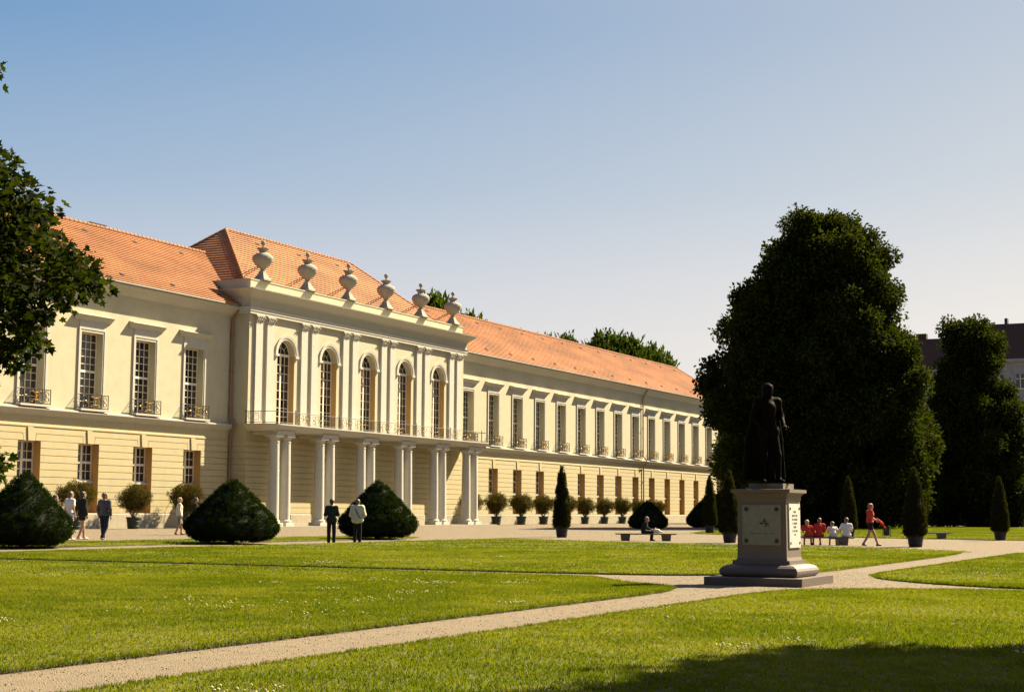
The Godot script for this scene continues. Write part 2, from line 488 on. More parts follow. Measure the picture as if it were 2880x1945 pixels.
func trapezoid(g: Geo, xa0: float, xb0: float, xa1: float, xb1: float, y0: float, y1: float, z0: float, z1: float) -> void:
	var p := [Vector2(xa0, y0), Vector2(xb0, y0), Vector2(xb1, y1), Vector2(xa1, y1)]
	g.quad(Vector3(p[0].x, p[0].y, z1), Vector3(p[1].x, p[1].y, z1), Vector3(p[2].x, p[2].y, z1), Vector3(p[3].x, p[3].y, z1))
	for i in 4:
		var a: Vector2 = p[i]
		var b: Vector2 = p[(i + 1) % 4]
		g.quad(Vector3(a.x, a.y, z0), Vector3(b.x, b.y, z0), Vector3(b.x, b.y, z1), Vector3(a.x, a.y, z1))

func rustication(wall: Node, xs: Array, x0: float, x1: float, z: float, singles_until: float) -> void:   # stucco courses with recessed joints; voussoirs over the openings
	var rest := Geo.new()
	var gap := 0.016
	var rh := (5.05 - 0.94) / 10.0
	var edges := [x0]
	for x in xs:
		edges.append(x - 0.904); edges.append(x + 0.904)
	edges.append(x1)
	for k in range(0, edges.size(), 2):
		var a: float = edges[k]
		var b: float = edges[k + 1]
		for r in 10:
			var lo := Vector3(a, 0.94 + rh * r + gap, z)
			var hi := Vector3(b, 0.94 + rh * (r + 1) - gap, z + 0.055)
			if a < singles_until: box_part("course", lo, hi, M.wall_low, wall)
			else: rest.box(lo, hi)
	for k in xs.size() + 1:
		var first := k == 0
		var last := k == xs.size()
		var xa: float = x0 if first else xs[k - 1]
		var xb: float = x1 if last else xs[k]
		var g := Geo.new() if xa < singles_until else rest
		trapezoid(g, xa if first else xa + 0.47 + gap, xb if last else xb - 0.47 - gap, xa if first else xa + 0.55 + gap, xb if last else xb - 0.55 - gap, 5.05 + gap, 5.46 - gap, z, z + 0.055)
		if xa < singles_until: part("course", g, M.wall_low, wall)
		g = Geo.new() if xa < singles_until else rest
		g.box(Vector3(xa if first else xa + 0.23, 5.46 + gap, z), Vector3(xb if last else xb - 0.23, 5.84, z + 0.055))
		if not first: trapezoid(g, xa + 0.17, xa + 0.47 - gap, xa + 0.23, xa + 0.55 - gap, 5.05, 5.46 + gap, z, z + 0.054)
		if not last: trapezoid(g, xb - 0.47 + gap, xb - 0.17, xb - 0.55 + gap, xb - 0.23, 5.05, 5.46 + gap, z, z + 0.054)
		if xa < singles_until: part("course", g, M.wall_low, wall)
	if rest.v.size() > 0:
		var o := part("courses", rest, M.wall_low, wall)
		o.set_meta("kind", "stuff")

func wing(x0: float, x1: float, xs: Array, singles: bool, lo_proto: Node3D, up_proto: Node3D, course_until: float) -> void:
	var up_r := []
	var lo_r := []
	for x in xs:
		up_r.append([x - 0.95, x + 0.95, 7.12, 11.75]); lo_r.append([x - 0.9, x + 0.9, 0.95, 5.05])
	var g := Geo.new()
	wall_rects(g, x0, x1, 6.95, 14.6, 0.0, up_r, 0.5)
	part("upper_wall", g, M.wall, palace)
	g = Geo.new()
	wall_rects(g, x0, x1, 0.9, 6.0, 0.0, lo_r, 0.55, Geo.new())
	var lw := part("rusticated_wall", g, M.wall_low, palace)
	rustication(lw, xs, x0, x1, 0.0, course_until)
	g = Geo.new()
	var x := x0
	g.extrude_x([Vector2(0, 0), Vector2(0.13, 0), Vector2(0.13, 0.86), Vector2(0.09, 0.93), Vector2(0, 0.93)], x0, x1)
	part("plinth", g, M.plinth, palace)
	g = Geo.new()
	g.extrude_x([Vector2(0, 5.86), Vector2(0.09, 5.86), Vector2(0.09, 5.95), Vector2(0.04, 5.97), Vector2(0.04, 6.50), Vector2(0, 6.50)], x0, x1)
	part("frieze_band", g, M.wall_low, palace)
	g = Geo.new()
	g.extrude_x([Vector2(0, 6.50), Vector2(0.07, 6.50), Vector2(0.08, 6.55), Vector2(0.20, 6.64), Vector2(0.36, 6.82), Vector2(0.41, 6.84), Vector2(0.41, 6.92), Vector2(0.0, 7.0)], x0, x1)
	part("string_course", g, M.trim, palace)
	g = Geo.new()
	g.extrude_x([Vector2(0, 14.28), Vector2(0.05, 14.28), Vector2(0.05, 14.36), Vector2(0.10, 14.38), Vector2(0.30, 14.52), Vector2(0.62, 14.82), Vector2(0.71, 14.86), Vector2(0.73, 14.96), Vector2(0.0, 15.05)], x0, x1)
	part("eaves_cornice", g, M.trim, palace)
	g = Geo.new()
	g.tube([Vector3(x0, 15.0, 0.79), Vector3(x1, 15.0, 0.79)], [0.065, 0.065], 8)
	part("gutter", g, M.lead, palace)
	for xx in xs:
		for proto in [up_proto, lo_proto]:
			var w: Node3D = proto if proto.position.x == 0.0 else proto.duplicate()
			if w != proto: palace.add_child(w, true)
			w.position.x = xx

func roof_plane(roof: Node, a: Vector3, b: Vector3, c: Vector3, d: Vector3, rows: int, sd: int) -> void:     # eave a-b, ridge d-c; each row of tiles is a part, its tiles overlap the row below
	var r := RandomNumberGenerator.new()
	r.seed = sd
	var nrm := (b - a).cross(d - a).normalized()
	var wear := FastNoiseLite.new()
	wear.seed = sd; wear.frequency = 0.16; wear.fractal_octaves = 4
	for i in rows:
		var t0 := float(i) / rows
		var t1 := float(i + 1) / rows + 0.012
		var l0 := a.lerp(d, t0)
		var r0 := b.lerp(c, t0)
		var l1 := a.lerp(d, minf(t1, 1.0))
		var r1 := b.lerp(c, minf(t1, 1.0))
		var cnt := maxi(1, int((r0 - l0).length() / 0.24))
		var g := Geo.new()
		var rowtone := r.randf_range(0.94, 1.05)
		for k in cnt:
			var s0 := float(k) / cnt
			var s1 := float(k + 1) / cnt
			var tone := rowtone * r.randf_range(0.965, 1.035)
			if r.randf() < 0.012: tone *= 0.8
			var wp := l0.lerp(r0, s0)
			tone *= 1.0 + 0.42 * wear.get_noise_3d(wp.x, wp.y * 2.0, wp.z * 2.0)
			g.col = Color(0.285 * tone, (0.115 + r.randf_range(-0.006, 0.008)) * tone, (0.040 + r.randf_range(-0.004, 0.005)) * tone)
			var lift := nrm * (0.085 + r.randf_range(-0.003, 0.003))
			var p0 := l0.lerp(r0, s0) + lift
			var p1 := l0.lerp(r0, s1) + lift
			var p2 := l1.lerp(r1, s1) + nrm * 0.004
			var p3 := l1.lerp(r1, s0) + nrm * 0.004
			g.quad(p0, p1, p2, p3)
			g.quad(p0 - lift * 1.1, p1 - lift * 1.1, p1, p0)
		part("tile_row", g, M.tile, roof)

func ridge_line(roof: Node, a: Vector3, b: Vector3, singles: bool, sd: int) -> void:
	var r := RandomNumberGenerator.new()
	r.seed = sd
	var d := (b - a).normalized()
	var L := (b - a).length()
	var n := int(L / 0.42)
	var step := L / n
	var joined := Geo.new()
	var variants := []
	var up := (Vector3.UP - d * d.y).normalized()
	var side := d.cross(up)
	for q in 4:
		var g := Geo.new()
		ridge_tile(g, Vector3.ZERO, d, up, side, step, r.randf_range(0.85, 1.12))
		variants.append(g.mesh())
	for i in n:
		var at := a + d * (step * i)
		if singles: put("ridge_tile", variants[r.randi() % 4], M.tile, roof, at)
		else: ridge_tile(joined, at, d, up, side, step, r.randf_range(0.85, 1.12))
	if not singles:
		part("ridge_tiles", joined, M.tile, roof).set_meta("kind", "stuff")
func ridge_tile(g: Geo, at: Vector3, d: Vector3, up: Vector3, side: Vector3, step: float, tone: float) -> void:
	g.col = Color(0.28 * tone, 0.118 * tone, 0.044 * tone)
	var m := 5
	for k in m:
		var a0 := PI * k / m
		var a1 := PI * (k + 1) / m
		var o0 := side * cos(a0) + up * sin(a0)
		var o1 := side * cos(a1) + up * sin(a1)
		var b := at + d * (step * 1.08)
		g.quad(at + o0 * 0.15, at + o1 * 0.15, b + o1 * 0.115, b + o0 * 0.115)
		g.tri(at, at + o1 * 0.15, at + o0 * 0.15)

func vent_mesh(nrm: Vector3) -> ArrayMesh:
	var g := Geo.new()
	g.lathe([Vector2(0.20, 0), Vector2(0.19, 0.07), Vector2(0.10, 0.13), Vector2(0.001, 0.15)], Vector3.ZERO, 8)
	return g.mesh()

func capital(g: Geo, x: float, y: float, z: float) -> void:
	g.box(Vector3(x - 0.47, y + 0.42, z), Vector3(x + 0.47, y + 0.50, z + 0.24))
	g.extrude_x([Vector2(z, y), Vector2(z + 0.13, y), Vector2(z + 0.13, y + 0.2), Vector2(z + 0.19, y + 0.42), Vector2(z, y + 0.42)], x - 0.38, x + 0.38)
	for row in 2:
		for k in (4 if row == 0 else 3):
			var cx := x + (k - (1.5 if row == 0 else 1.0)) * 0.215
			var yy := y + row * 0.16
			g.tube([Vector3(cx, yy, z + 0.13), Vector3(cx, yy + 0.13, z + 0.17), Vector3(cx, yy + 0.19, z + 0.25), Vector3(cx, yy + 0.14, z + 0.30)], [0.05, 0.075, 0.06, 0.015], 5)
	for s in [-1.0, 1.0]:
		g.tube([Vector3(x + s * 0.2, y + 0.22, z + 0.17), Vector3(x + s * 0.36, y + 0.36, z + 0.26), Vector3(x + s * 0.44, y + 0.34, z + 0.30), Vector3(x + s * 0.40, y + 0.27, z + 0.29)], [0.03, 0.05, 0.06, 0.03], 5)

func make_palace() -> void:
	palace = thing("palace", "long cream and yellow palace front with red tiled roofs and a columned portico", "palace", Vector3(0, 0, 0))
	var up_a := upper_window(true)
	var lo_a := lower_window(true)
	var left := []
	for i in 5: left.append(62.5 + BAY * i)
	wing(48.0, PX0, left, true, lo_a, up_a, 1000.0)
	var up_b := upper_window(false)
	var lo_b := lower_window(false)
	var right := []
	for i in 15: right.append(120.92 + BAY * i)
	wing(PX1, 193.4, right, false, lo_b, up_b, 146.0)
	# end block that steps forward at the far end, and the hidden back and ends of the building
	var g := Geo.new()
	g.box(Vector3(193.4, 0, -13), Vector3(205.0, 14.6, 2.6))
	part("end_block_wall", g, M.wall, palace)
	g = Geo.new()
	g.sweep3([Vector2(0.0, 5.86), Vector2(0.09, 5.86), Vector2(0.05, 6.55), Vector2(0.36, 6.76), Vector2(0.42, 6.94), Vector2(0.0, 7.0)], 193.4, 205.0, -13, 2.6)
	part("string_course", g, M.trim, palace)
	g = Geo.new()
	g.sweep3([Vector2(0.0, 14.1), Vector2(0.06, 14.35), Vector2(0.16, 14.5), Vector2(0.70, 14.7), Vector2(0.80, 14.98), Vector2(-2.5, 16.5)], 193.4, 205.0, -13, 2.6)
	part("eaves_cornice", g, M.trim, palace)
	g = Geo.new()
	g.box(Vector3(48, 0, -13.2), Vector3(193.4, 15.0, -12.9)); g.box(Vector3(48.0, 0, -12.9), Vector3(48.3, 15, -0.6))
	part("back_wall", g, M.wall_low, palace)
	# pipes
	for p in [[86.16, 0.16], [162.6, 0.14]]:
		g = Geo.new()
		g.tube([Vector3(p[0], 14.75, 0.7), Vector3(p[0], 14.2, 0.30), Vector3(p[0], 13.9, p[1]), Vector3(p[0], 7.4, p[1]), Vector3(p[0], 7.05, 0.52), Vector3(p[0], 6.7, 0.52), Vector3(p[0], 6.2, p[1] + 0.05), Vector3(p[0], 0.1, p[1] + 0.05)], [0.075, 0.075, 0.075, 0.075, 0.075, 0.075, 0.075, 0.075], 8)
		for y in [13.0, 10.5, 8.0, 4.5, 2.0]:
			g.box(Vector3(p[0] - 0.10, y, 0.05), Vector3(p[0] + 0.10, y + 0.05, p[1] + 0.13))
		part("downpipe", g, M.pipe, palace)
	# roofs
	var roof := Node3D.new()
	roof.name = "wing_roof"
	palace.add_child(roof)
	roof_plane(roof, Vector3(48, 15.04, 0.80), Vector3(89, 15.04, 0.80), Vector3(92, 19.86, -6), Vector3(48, 19.86, -6), 28, 5)
	ridge_line(roof, Vector3(60, 19.86, -6), Vector3(91, 19.86, -6), true, 3)
	g = Geo.new()
	g.col = Color(0.285, 0.115, 0.040)
	g.quad(Vector3(92, 19.86, -6), Vector3(92, 15, -13.2), Vector3(48, 15, -13.2), Vector3(48, 19.86, -6))
	g.tri(Vector3(48, 15, -13.2), Vector3(48, 15, 0.85), Vector3(48, 19.86, -6))
	part("back_slope", g, M.tile, roof)
	g = Geo.new()
	g.box(Vector3(79.2, 19.5, -7.3), Vector3(80.6, 20.12, -6.5)); g.box(Vector3(79.1, 20.12, -7.4), Vector3(80.7, 20.2, -6.4))
	part("chimney", g, M.brick_dark, roof)
	var roof2 := Node3D.new()
	roof2.name = "wing_roof"
	palace.add_child(roof2, true)
	roof_plane(roof2, Vector3(115, 15.04, 0.80), Vector3(194.3, 15.04, 0.80), Vector3(189.6, 19.86, -6), Vector3(112, 19.86, -6), 28, 6)
	ridge_line(roof2, Vector3(112, 19.86, -6), Vector3(189.6, 19.86, -6), false, 4)
	ridge_line(roof2, Vector3(194.3, 15.06, 0.85), Vector3(189.6, 19.86, -6), false, 14)
	g = Geo.new()
	g.col = Color(0.285, 0.115, 0.040)
	g.quad(Vector3(189.6, 19.86, -6), Vector3(194.3, 15, -13.2), Vector3(112, 15, -13.2), Vector3(112, 19.86, -6))
	g.tri(Vector3(194.3, 15, 0.85), Vector3(194.3, 15, -13.2), Vector3(189.6, 19.86, -6))
	part("back_slope", g, M.tile, roof2)
	var roof3 := Node3D.new()
	roof3.name = "portico_roof"
	palace.add_child(roof3, true)
	var ra := Vector3(93.3, 22.0, -6)
	var rb := Vector3(110.5, 22.0, -6)
	var e := [Vector3(86.9, 16.35, 0.75), Vector3(116.9, 16.35, 0.75), Vector3(116.9, 16.35, -12.8), Vector3(86.9, 16.35, -12.8)]
	roof_plane(roof3, e[0], e[1], rb, ra, 25, 7)
	roof_plane(roof3, e[3], e[0], ra, ra, 25, 8)
	g = Geo.new()
	g.col = Color(0.285, 0.115, 0.040)
	g.quad(e[2], e[3], ra, rb); g.tri(e[1], e[2], rb)
	part("back_slope", g, M.tile, roof3)
	ridge_line(roof3, ra, rb, true, 5)
	ridge_line(roof3, e[0], ra, true, 6); ridge_line(roof3, e[1], rb, true, 7); ridge_line(roof3, e[3], ra, true, 8)
	var nrm := Vector3(0, 6.85, 4.84).normalized()
	var vm := vent_mesh(nrm)
	var vent_at := []
	for i in 6: vent_at.append([roof, 60.0 + BAY * i, 0.12]); vent_at.append([roof, 62.0 + BAY * i, 0.84])
	for i in 15: vent_at.append([roof2, 119.6 + BAY * i, 0.14]); vent_at.append([roof2, 117.3 + BAY * i, 0.86])
	for q in vent_at:
		var o := put("roof_vent", vm, M.timber, q[0], Vector3(q[1], lerpf(15.02, 19.86, q[2]), lerpf(0.85, -6.0, q[2])) + nrm * 0.02)
		o.rotation.x = atan2(4.84, 6.85); o.scale = Vector3(1.15, 0.9, 0.9)
	nrm = Vector3(0, 6.75, 5.65).normalized()
	for q in [[90.5, 0.1], [95.9, 0.1], [101.5, 0.1], [107.0, 0.1], [112.4, 0.1], [96.0, 0.86], [101.6, 0.86], [107.2, 0.86]]:
		var o := put("roof_vent", vm, M.timber, roof3, Vector3(q[0], lerpf(16.35, 22.0, q[1]), lerpf(0.75, -6.0, q[1])) + nrm * 0.02)
		o.rotation.x = atan2(5.65, 6.75); o.scale = Vector3(1.15, 0.9, 0.9)
	make_portico()

func make_portico() -> void:
	var g := Geo.new()
	# upper wall with arched openings
	var jambs := Geo.new()
	var wins := []
	for k in 5: wins.append(PC + PBAY * (k - 2))
	var y0 := 7.0
	var y1 := 14.6
	var seg := 20
	var z := PZ
	var x := PX0
	for xc in wins:
		g.quad(Vector3(x, y0, z), Vector3(xc - AR, y0, z), Vector3(xc - AR, y1, z), Vector3(x, y1, z))
		for i in seg:
			var a0 := PI - PI * i / seg
			var a1 := PI - PI * (i + 1) / seg
			var p0 := Vector3(xc + cos(a0) * AR, AS + sin(a0) * AR, z)
			var p1 := Vector3(xc + cos(a1) * AR, AS + sin(a1) * AR, z)
			g.quad(p0, p1, Vector3(p1.x, y1, z), Vector3(p0.x, y1, z))
			var q := Vector3(0, 0, -0.5)
			g.quad(p0 + q, p1 + q, p1, p0)
		jambs.quad(Vector3(xc - AR, y0, z), Vector3(xc - AR, y0, z - 0.5), Vector3(xc - AR, AS, z - 0.5), Vector3(xc - AR, AS, z))
		jambs.quad(Vector3(xc + AR, y0, z - 0.5), Vector3(xc + AR, y0, z), Vector3(xc + AR, AS, z), Vector3(xc + AR, AS, z - 0.5))
		x = xc + AR
	g.quad(Vector3(x, y0, z), Vector3(PX1, y0, z), Vector3(PX1, y1, z), Vector3(x, y1, z))
	for s in [[PX0, -1.0], [PX1, 1.0]]:
		var a := Vector3(s[0], y0, -0.2)
		var b := Vector3(s[0], y0, z)
		if s[1] > 0:
			var t := a
			a = b; b = t
		g.quad(a, b, b + Vector3(0, y1 - y0, 0), a + Vector3(0, y1 - y0, 0))
	g.box(Vector3(PX0 + 0.1, 14.6, -12.8), Vector3(PX1 - 0.1, 16.3, PZ - 0.1))
	part("upper_wall", g, M.wall, palace)
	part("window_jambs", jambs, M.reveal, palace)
	# lower wall
	var lo_r := []
	for xc in wins: lo_r.append([xc - 0.9, xc + 0.9, 0.95, 5.05])
	g = Geo.new()
	wall_rects(g, PX0, PX1, 0.0, 7.0, PZ - 0.06, lo_r, 0.55, Geo.new())
	g.quad(Vector3(PX0, 0, -0.2), Vector3(PX0, 0, PZ - 0.06), Vector3(PX0, 7.0, PZ - 0.06), Vector3(PX0, 7.0, -0.2))
	g.quad(Vector3(PX1, 0, PZ - 0.06), Vector3(PX1, 0, -0.2), Vector3(PX1, 7.0, -0.2), Vector3(PX1, 7.0, PZ - 0.06))
	var lw := part("rusticated_wall", g, M.wall_low, palace)
	rustication(lw, wins, PX0, PX1, PZ - 0.06, 1000.0)
	var rh := (5.05 - 0.94) / 10.0
	for r in 12:      # the courses turn the corner on the flank that faces the left wing
		box_part("course", Vector3(PX0 - 0.055, 0.94 + rh * r + 0.016, 0.06), Vector3(PX0, 0.94 + rh * (r + 1) - 0.016, PZ - 0.004), M.wall_low, lw)
	var proto: Node3D = null
	for xc in wins:
		var w: Node3D = lower_window(false) if proto == null else proto.duplicate()
		if proto == null: proto = w
		else: palace.add_child(w, true)
		w.position = Vector3(xc, 0, PZ - 0.06)
	g = Geo.new()
	g.sweep3([Vector2(0.0, 0.0), Vector2(0.09, 0.0), Vector2(0.09, 0.86), Vector2(0.05, 0.93), Vector2(0.0, 0.93)], PX0, PX1, 0.1, PZ - 0.06)
	part("plinth", g, M.plinth, palace)
	# arched windows
	var aw: Node3D = null
	for xc in wins:
		var w: Node3D
		if aw == null:
			w = Node3D.new()
			w.name = "arched_window"
			palace.add_child(w, true)
			glazing(w, -AR, AR, 7.05, AS, -0.5, 4, 8, true, -1, true)
			var q := Geo.new()
			q.box(Vector3(-AR, AS - 0.02, -0.5), Vector3(AR, AS + 0.10, -0.38))
			ring(q, Vector3(0, AS, -0.46), AR - 0.04, 0.045, 0, PI, 4, 20)
			ring(q, Vector3(0, AS, -0.46), AR * 0.52, 0.022, 0, PI, 4, 16)
			for a in [PI * 0.25, PI * 0.5, PI * 0.75]:
				var d := Vector3(cos(a), sin(a), 0)
				q.tube([Vector3(0, AS, -0.46) + d * (0.1 if a == PI * 0.5 else AR * 0.5), Vector3(0, AS, -0.46) + d * AR], [0.02, 0.02], 4)
			part("fanlight_bars", q, M.sash, w)
			q = Geo.new()
			for i in 16:
				var a0 := PI * i / 16
				var a1 := PI * (i + 1) / 16
				q.tri(Vector3(0, AS, -0.485), Vector3(cos(a0) * AR, AS + sin(a0) * AR, -0.485), Vector3(cos(a1) * AR, AS + sin(a1) * AR, -0.485))
			part("fanlight_glass", q, M.pane, w)
			q = Geo.new()
			for i in seg:
				var a0 := PI * i / seg
				var a1 := PI * (i + 1) / seg
				var prof := [Vector2(AR, 0.0), Vector2(AR, 0.06), Vector2(AR + 0.12, 0.06), Vector2(AR + 0.14, 0.10), Vector2(AR + 0.33, 0.12), Vector2(AR + 0.33, 0.0)]
				for j in prof.size() - 1:
					var u: Vector2 = prof[j]
					var t: Vector2 = prof[j + 1]
					q.quad(Vector3(cos(a1) * u.x, AS + sin(a1) * u.x, u.y), Vector3(cos(a0) * u.x, AS + sin(a0) * u.x, u.y), Vector3(cos(a0) * t.x, AS + sin(a0) * t.x, t.y), Vector3(cos(a1) * t.x, AS + sin(a1) * t.x, t.y))
			part("archivolt", q, M.trim, w)
			for s in [-1.0, 1.0]:
				q = Geo.new()
				q.box(Vector3(minf(s * (AR - 0.04), s * (AR + 0.38)), AS - 0.17, 0), Vector3(maxf(s * (AR - 0.04), s * (AR + 0.38)), AS, 0.16))
				part("impost", q, M.trim, w)
			aw = w
		else:
			w = aw.duplicate()
			palace.add_child(w, true)
		w.position = Vector3(xc, 0, PZ)
	# paired pilasters
	var pairs := []
	for k in 6: pairs.append(PC + PBAY * (k - 2.5))
	var pg: ArrayMesh
	var cg: ArrayMesh
	g = Geo.new()
	g.box(Vector3(-0.39, 7.3, 0), Vector3(0.39, 14.0, 0.15)); g.box(Vector3(-0.46, 7.0, 0), Vector3(0.46, 7.18, 0.22)); g.box(Vector3(-0.43, 7.18, 0), Vector3(0.43, 7.3, 0.19))
	pg = g.mesh()
	g = Geo.new()
	capital(g, 0, 14.0, 0)
	cg = g.mesh()
	for p in pairs:
		for s in [-0.66, 0.66]:
			var o := put("pilaster", pg, M.trim, palace, Vector3(p + s, 0, PZ))
			put("capital", cg, M.trim, o)
	# entablature, parapet
	g = Geo.new()
	g.sweep3([Vector2(0.0, 14.5), Vector2(0.24, 14.5), Vector2(0.24, 14.68), Vector2(0.28, 14.69), Vector2(0.28, 14.88), Vector2(0.34, 14.92), Vector2(0.34, 14.96), Vector2(0.22, 14.98)], PX0, PX1, 0.0, PZ)
	part("architrave", g, M.trim, palace)
	g = Geo.new()
	g.sweep3([Vector2(0.22, 14.98), Vector2(0.22, 15.55)], PX0, PX1, 0.0, PZ)
	part("frieze", g, M.wall, palace)
	g = Geo.new()
	g.sweep3([Vector2(0.22, 15.50), Vector2(0.27, 15.54), Vector2(0.30, 15.62), Vector2(0.52, 15.80), Vector2(0.84, 16.06), Vector2(0.90, 16.08), Vector2(0.92, 16.15), Vector2(0.1, 16.24)], PX0, PX1, -2.0, PZ)
	part("cornice", g, M.trim, palace)
	g = Geo.new()
	g.box(Vector3(PX0 - 0.05, 16.2, PZ - 0.4), Vector3(PX1 - 0.3, 16.86, PZ + 0.05)); g.box(Vector3(PX0 - 0.05, 16.2, -3.0), Vector3(PX0 + 0.4, 16.86, PZ - 0.4))
	g.box(Vector3(PX0 - 0.09, 16.86, PZ - 0.45), Vector3(PX1 - 0.26, 16.93, PZ + 0.09)); g.box(Vector3(PX0 - 0.09, 16.86, -3.0), Vector3(PX0 + 0.45, 16.93, PZ - 0.45))
	part("parapet", g, M.wall, palace)
	# balcony on six pairs of columns
	var bx0 := PX0 - 0.35
	var bx1 := PX1 + 0.35
	var bz := 3.75
	var bal := Node3D.new()
	bal.name = "balcony"
	palace.add_child(bal)
	var prof := [Vector2(-0.5, 6.50), Vector2(-0.30, 6.51), Vector2(-0.27, 6.58), Vector2(-0.12, 6.70), Vector2(0.02, 6.88), Vector2(0.06, 6.89), Vector2(0.06, 6.97), Vector2(-0.6, 7.0)]
	g = Geo.new()
	var outline := balcony_outline(bx0, bx1, bz)
	for i in prof.size() - 1:
		for k in outline.size() - 1:
			var a: Array = outline[k]
			var b: Array = outline[k + 1]
			g.quad(a[0] + a[1] * prof[i].x + Vector3(0, prof[i].y, 0), b[0] + b[1] * prof[i].x + Vector3(0, prof[i].y, 0), b[0] + b[1] * prof[i + 1].x + Vector3(0, prof[i + 1].y, 0), a[0] + a[1] * prof[i + 1].x + Vector3(0, prof[i + 1].y, 0))
	g.box(Vector3(bx0 + 0.5, 6.51, PZ - 0.05), Vector3(bx1 - 0.5, 6.99, bz - 0.5))
	part("slab", g, M.trim, bal)
	for p in pairs:
		g = Geo.new()
		g.box(Vector3(p - 1.05, 6.28, PZ), Vector3(p + 1.05, 6.5, 3.42))
		g.extrude_x([Vector2(3.42, 6.28), Vector2(3.46, 6.28), Vector2(3.46, 6.42), Vector2(3.54, 6.5), Vector2(3.42, 6.5)], p - 1.05, p + 1.05)
		part("beam", g, M.trim, bal)
	var col := Geo.new()
	col.lathe([Vector2(0.50, 0.1), Vector2(0.50, 0.34)], Vector3.ZERO, 4, true)
	col.lathe([Vector2(0.5, 0.34), Vector2(0.47, 0.36), Vector2(0.49, 0.44), Vector2(0.45, 0.5), Vector2(0.385, 0.53), Vector2(0.38, 0.62), Vector2(0.375, 2.2), Vector2(0.35, 4.2), Vector2(0.325, 5.72), Vector2(0.35, 5.74), Vector2(0.35, 5.80), Vector2(0.325, 5.82), Vector2(0.325, 5.95), Vector2(0.40, 6.02), Vector2(0.43, 6.1), Vector2(0.43, 6.12)], Vector3.ZERO, 24)
	col.box(Vector3(-0.46, 6.12, -0.46), Vector3(0.46, 6.28, 0.46))
	var cm := col.mesh()
	for p in pairs:
		for s in [-0.67, 0.67]:
			put("column", cm, M.trim, palace, Vector3(p + s, 0, 3.0))
	# railing: rails follow the slab, one ornament panel and one barred panel per half bay
	g = Geo.new()
	for y in [7.06, 7.80]:
		var pts := []
		var rad := []
		for a in outline:
			pts.append(a[0] + a[1] * -0.08 + Vector3(0, y, 0)); rad.append(0.022)
		g.tube(pts, rad, 6)
	part("iron_rail", g, M.iron, bal)
	var bars := Geo.new()
	var gold := Geo.new()
	var rz := bz - 0.08
	for k in 5:
		for s in [0, 1]:
			var xa: float = pairs[k] + PBAY * 0.5 * s
			for i in 5:
				var xx := xa + 0.12 + i * 0.13 + (1.85 if s == 1 else 0.0)
				bars.box(Vector3(xx - 0.009, 7.06, rz - 0.009), Vector3(xx + 0.009, 7.8, rz + 0.009))
			var x0 := xa + (0.85 if s == 0 else 0.05)
			for q in [[0.25, 0.50, 0.16], [0.25, 0.22, 0.13], [0.62, 0.40, 0.26], [1.0, 0.52, 0.15], [1.0, 0.22, 0.14], [1.42, 0.42, 0.24]]:
				ring(bars, Vector3(x0 + q[0], 7.05 + q[1], rz), q[2], 0.014, 0, TAU, 4, 10)
			for q in [[0.62, 0.42, 0.09], [1.42, 0.42, 0.09], [0.25, 0.36, 0.06], [1.0, 0.36, 0.07], [1.2, 0.1, 0.09], [0.42, 0.1, 0.09]]:
				gold.lathe([Vector2(0.001, -0.05), Vector2(q[2], 0), Vector2(0.001, 0.05)], Vector3(x0 + q[0], 7.05 + q[1], rz + 0.01), 6)
	for s in [0, 1]:       # the two ends
		var xe := bx0 + 0.08 if s == 0 else bx1 - 0.08
		for i in 9:
			var zz := PZ + 0.15 + i * 0.14
			bars.box(Vector3(xe - 0.009, 7.06, zz - 0.009), Vector3(xe + 0.009, 7.8, zz + 0.009))
		for q in [[0.45, 0.45, 0.2], [0.95, 0.4, 0.24]]:
			ring(bars, Vector3(xe, 7.05 + q[1], PZ + q[0]), q[2], 0.014, 0, TAU, 4, 10, true)
	part("iron_lattice", bars, M.iron, bal).set_meta("kind", "stuff")
	part("gilt_ornament", gold, M.gilt, bal).set_meta("kind", "stuff")
	var post := Geo.new()
	post.box(Vector3(-0.025, 6.99, -0.025), Vector3(0.025, 7.86, 0.025))
	post.lathe([Vector2(0.02, 7.86), Vector2(0.05, 7.92), Vector2(0.001, 7.99)], Vector3.ZERO, 8)
	var pm := post.mesh()
	for p in pairs:
		put("railing_post", pm, M.iron, bal, Vector3(p + 0.8 if p < 116 else p + 0.5, 0, rz))
	put("railing_post", pm, M.iron, bal, Vector3(bx0 + 0.08, 0, PZ + 0.1)); put("railing_post", pm, M.iron, bal, Vector3(bx1 - 0.08, 0, PZ + 0.1))
	g = Geo.new()
	g.box(Vector3(85.4, 0, 0.9), Vector3(118.6, 0.1, 4.15))
	part("platform_step", g, M.stone, palace)
	# stone urns on the parapet
	var ug := [Geo.new(), Geo.new(), Geo.new(), Geo.new()]
	ug[0].lathe([Vector2(0.56, 0), Vector2(0.56, 0.1), Vector2(0.47, 0.12), Vector2(0.33, 0.34), Vector2(0.22, 0.56), Vector2(0.17, 0.74), Vector2(0.001, 0.74)], Vector3.ZERO, 4, true)
	ug[1].lathe([Vector2(0.16, 0.74), Vector2(0.19, 0.78), Vector2(0.15, 0.84), Vector2(0.20, 0.92), Vector2(0.36, 1.05), Vector2(0.56, 1.25), Vector2(0.69, 1.45), Vector2(0.74, 1.62), Vector2(0.72, 1.76), Vector2(0.63, 1.90), Vector2(0.46, 2.0), Vector2(0.28, 2.05), Vector2(0.24, 2.1)], Vector3.ZERO, 22)
	ug[2].lathe([Vector2(0.24, 2.1), Vector2(0.25, 2.18), Vector2(0.33, 2.26), Vector2(0.41, 2.36), Vector2(0.40, 2.40), Vector2(0.25, 2.42), Vector2(0.08, 2.44)], Vector3.ZERO, 16)
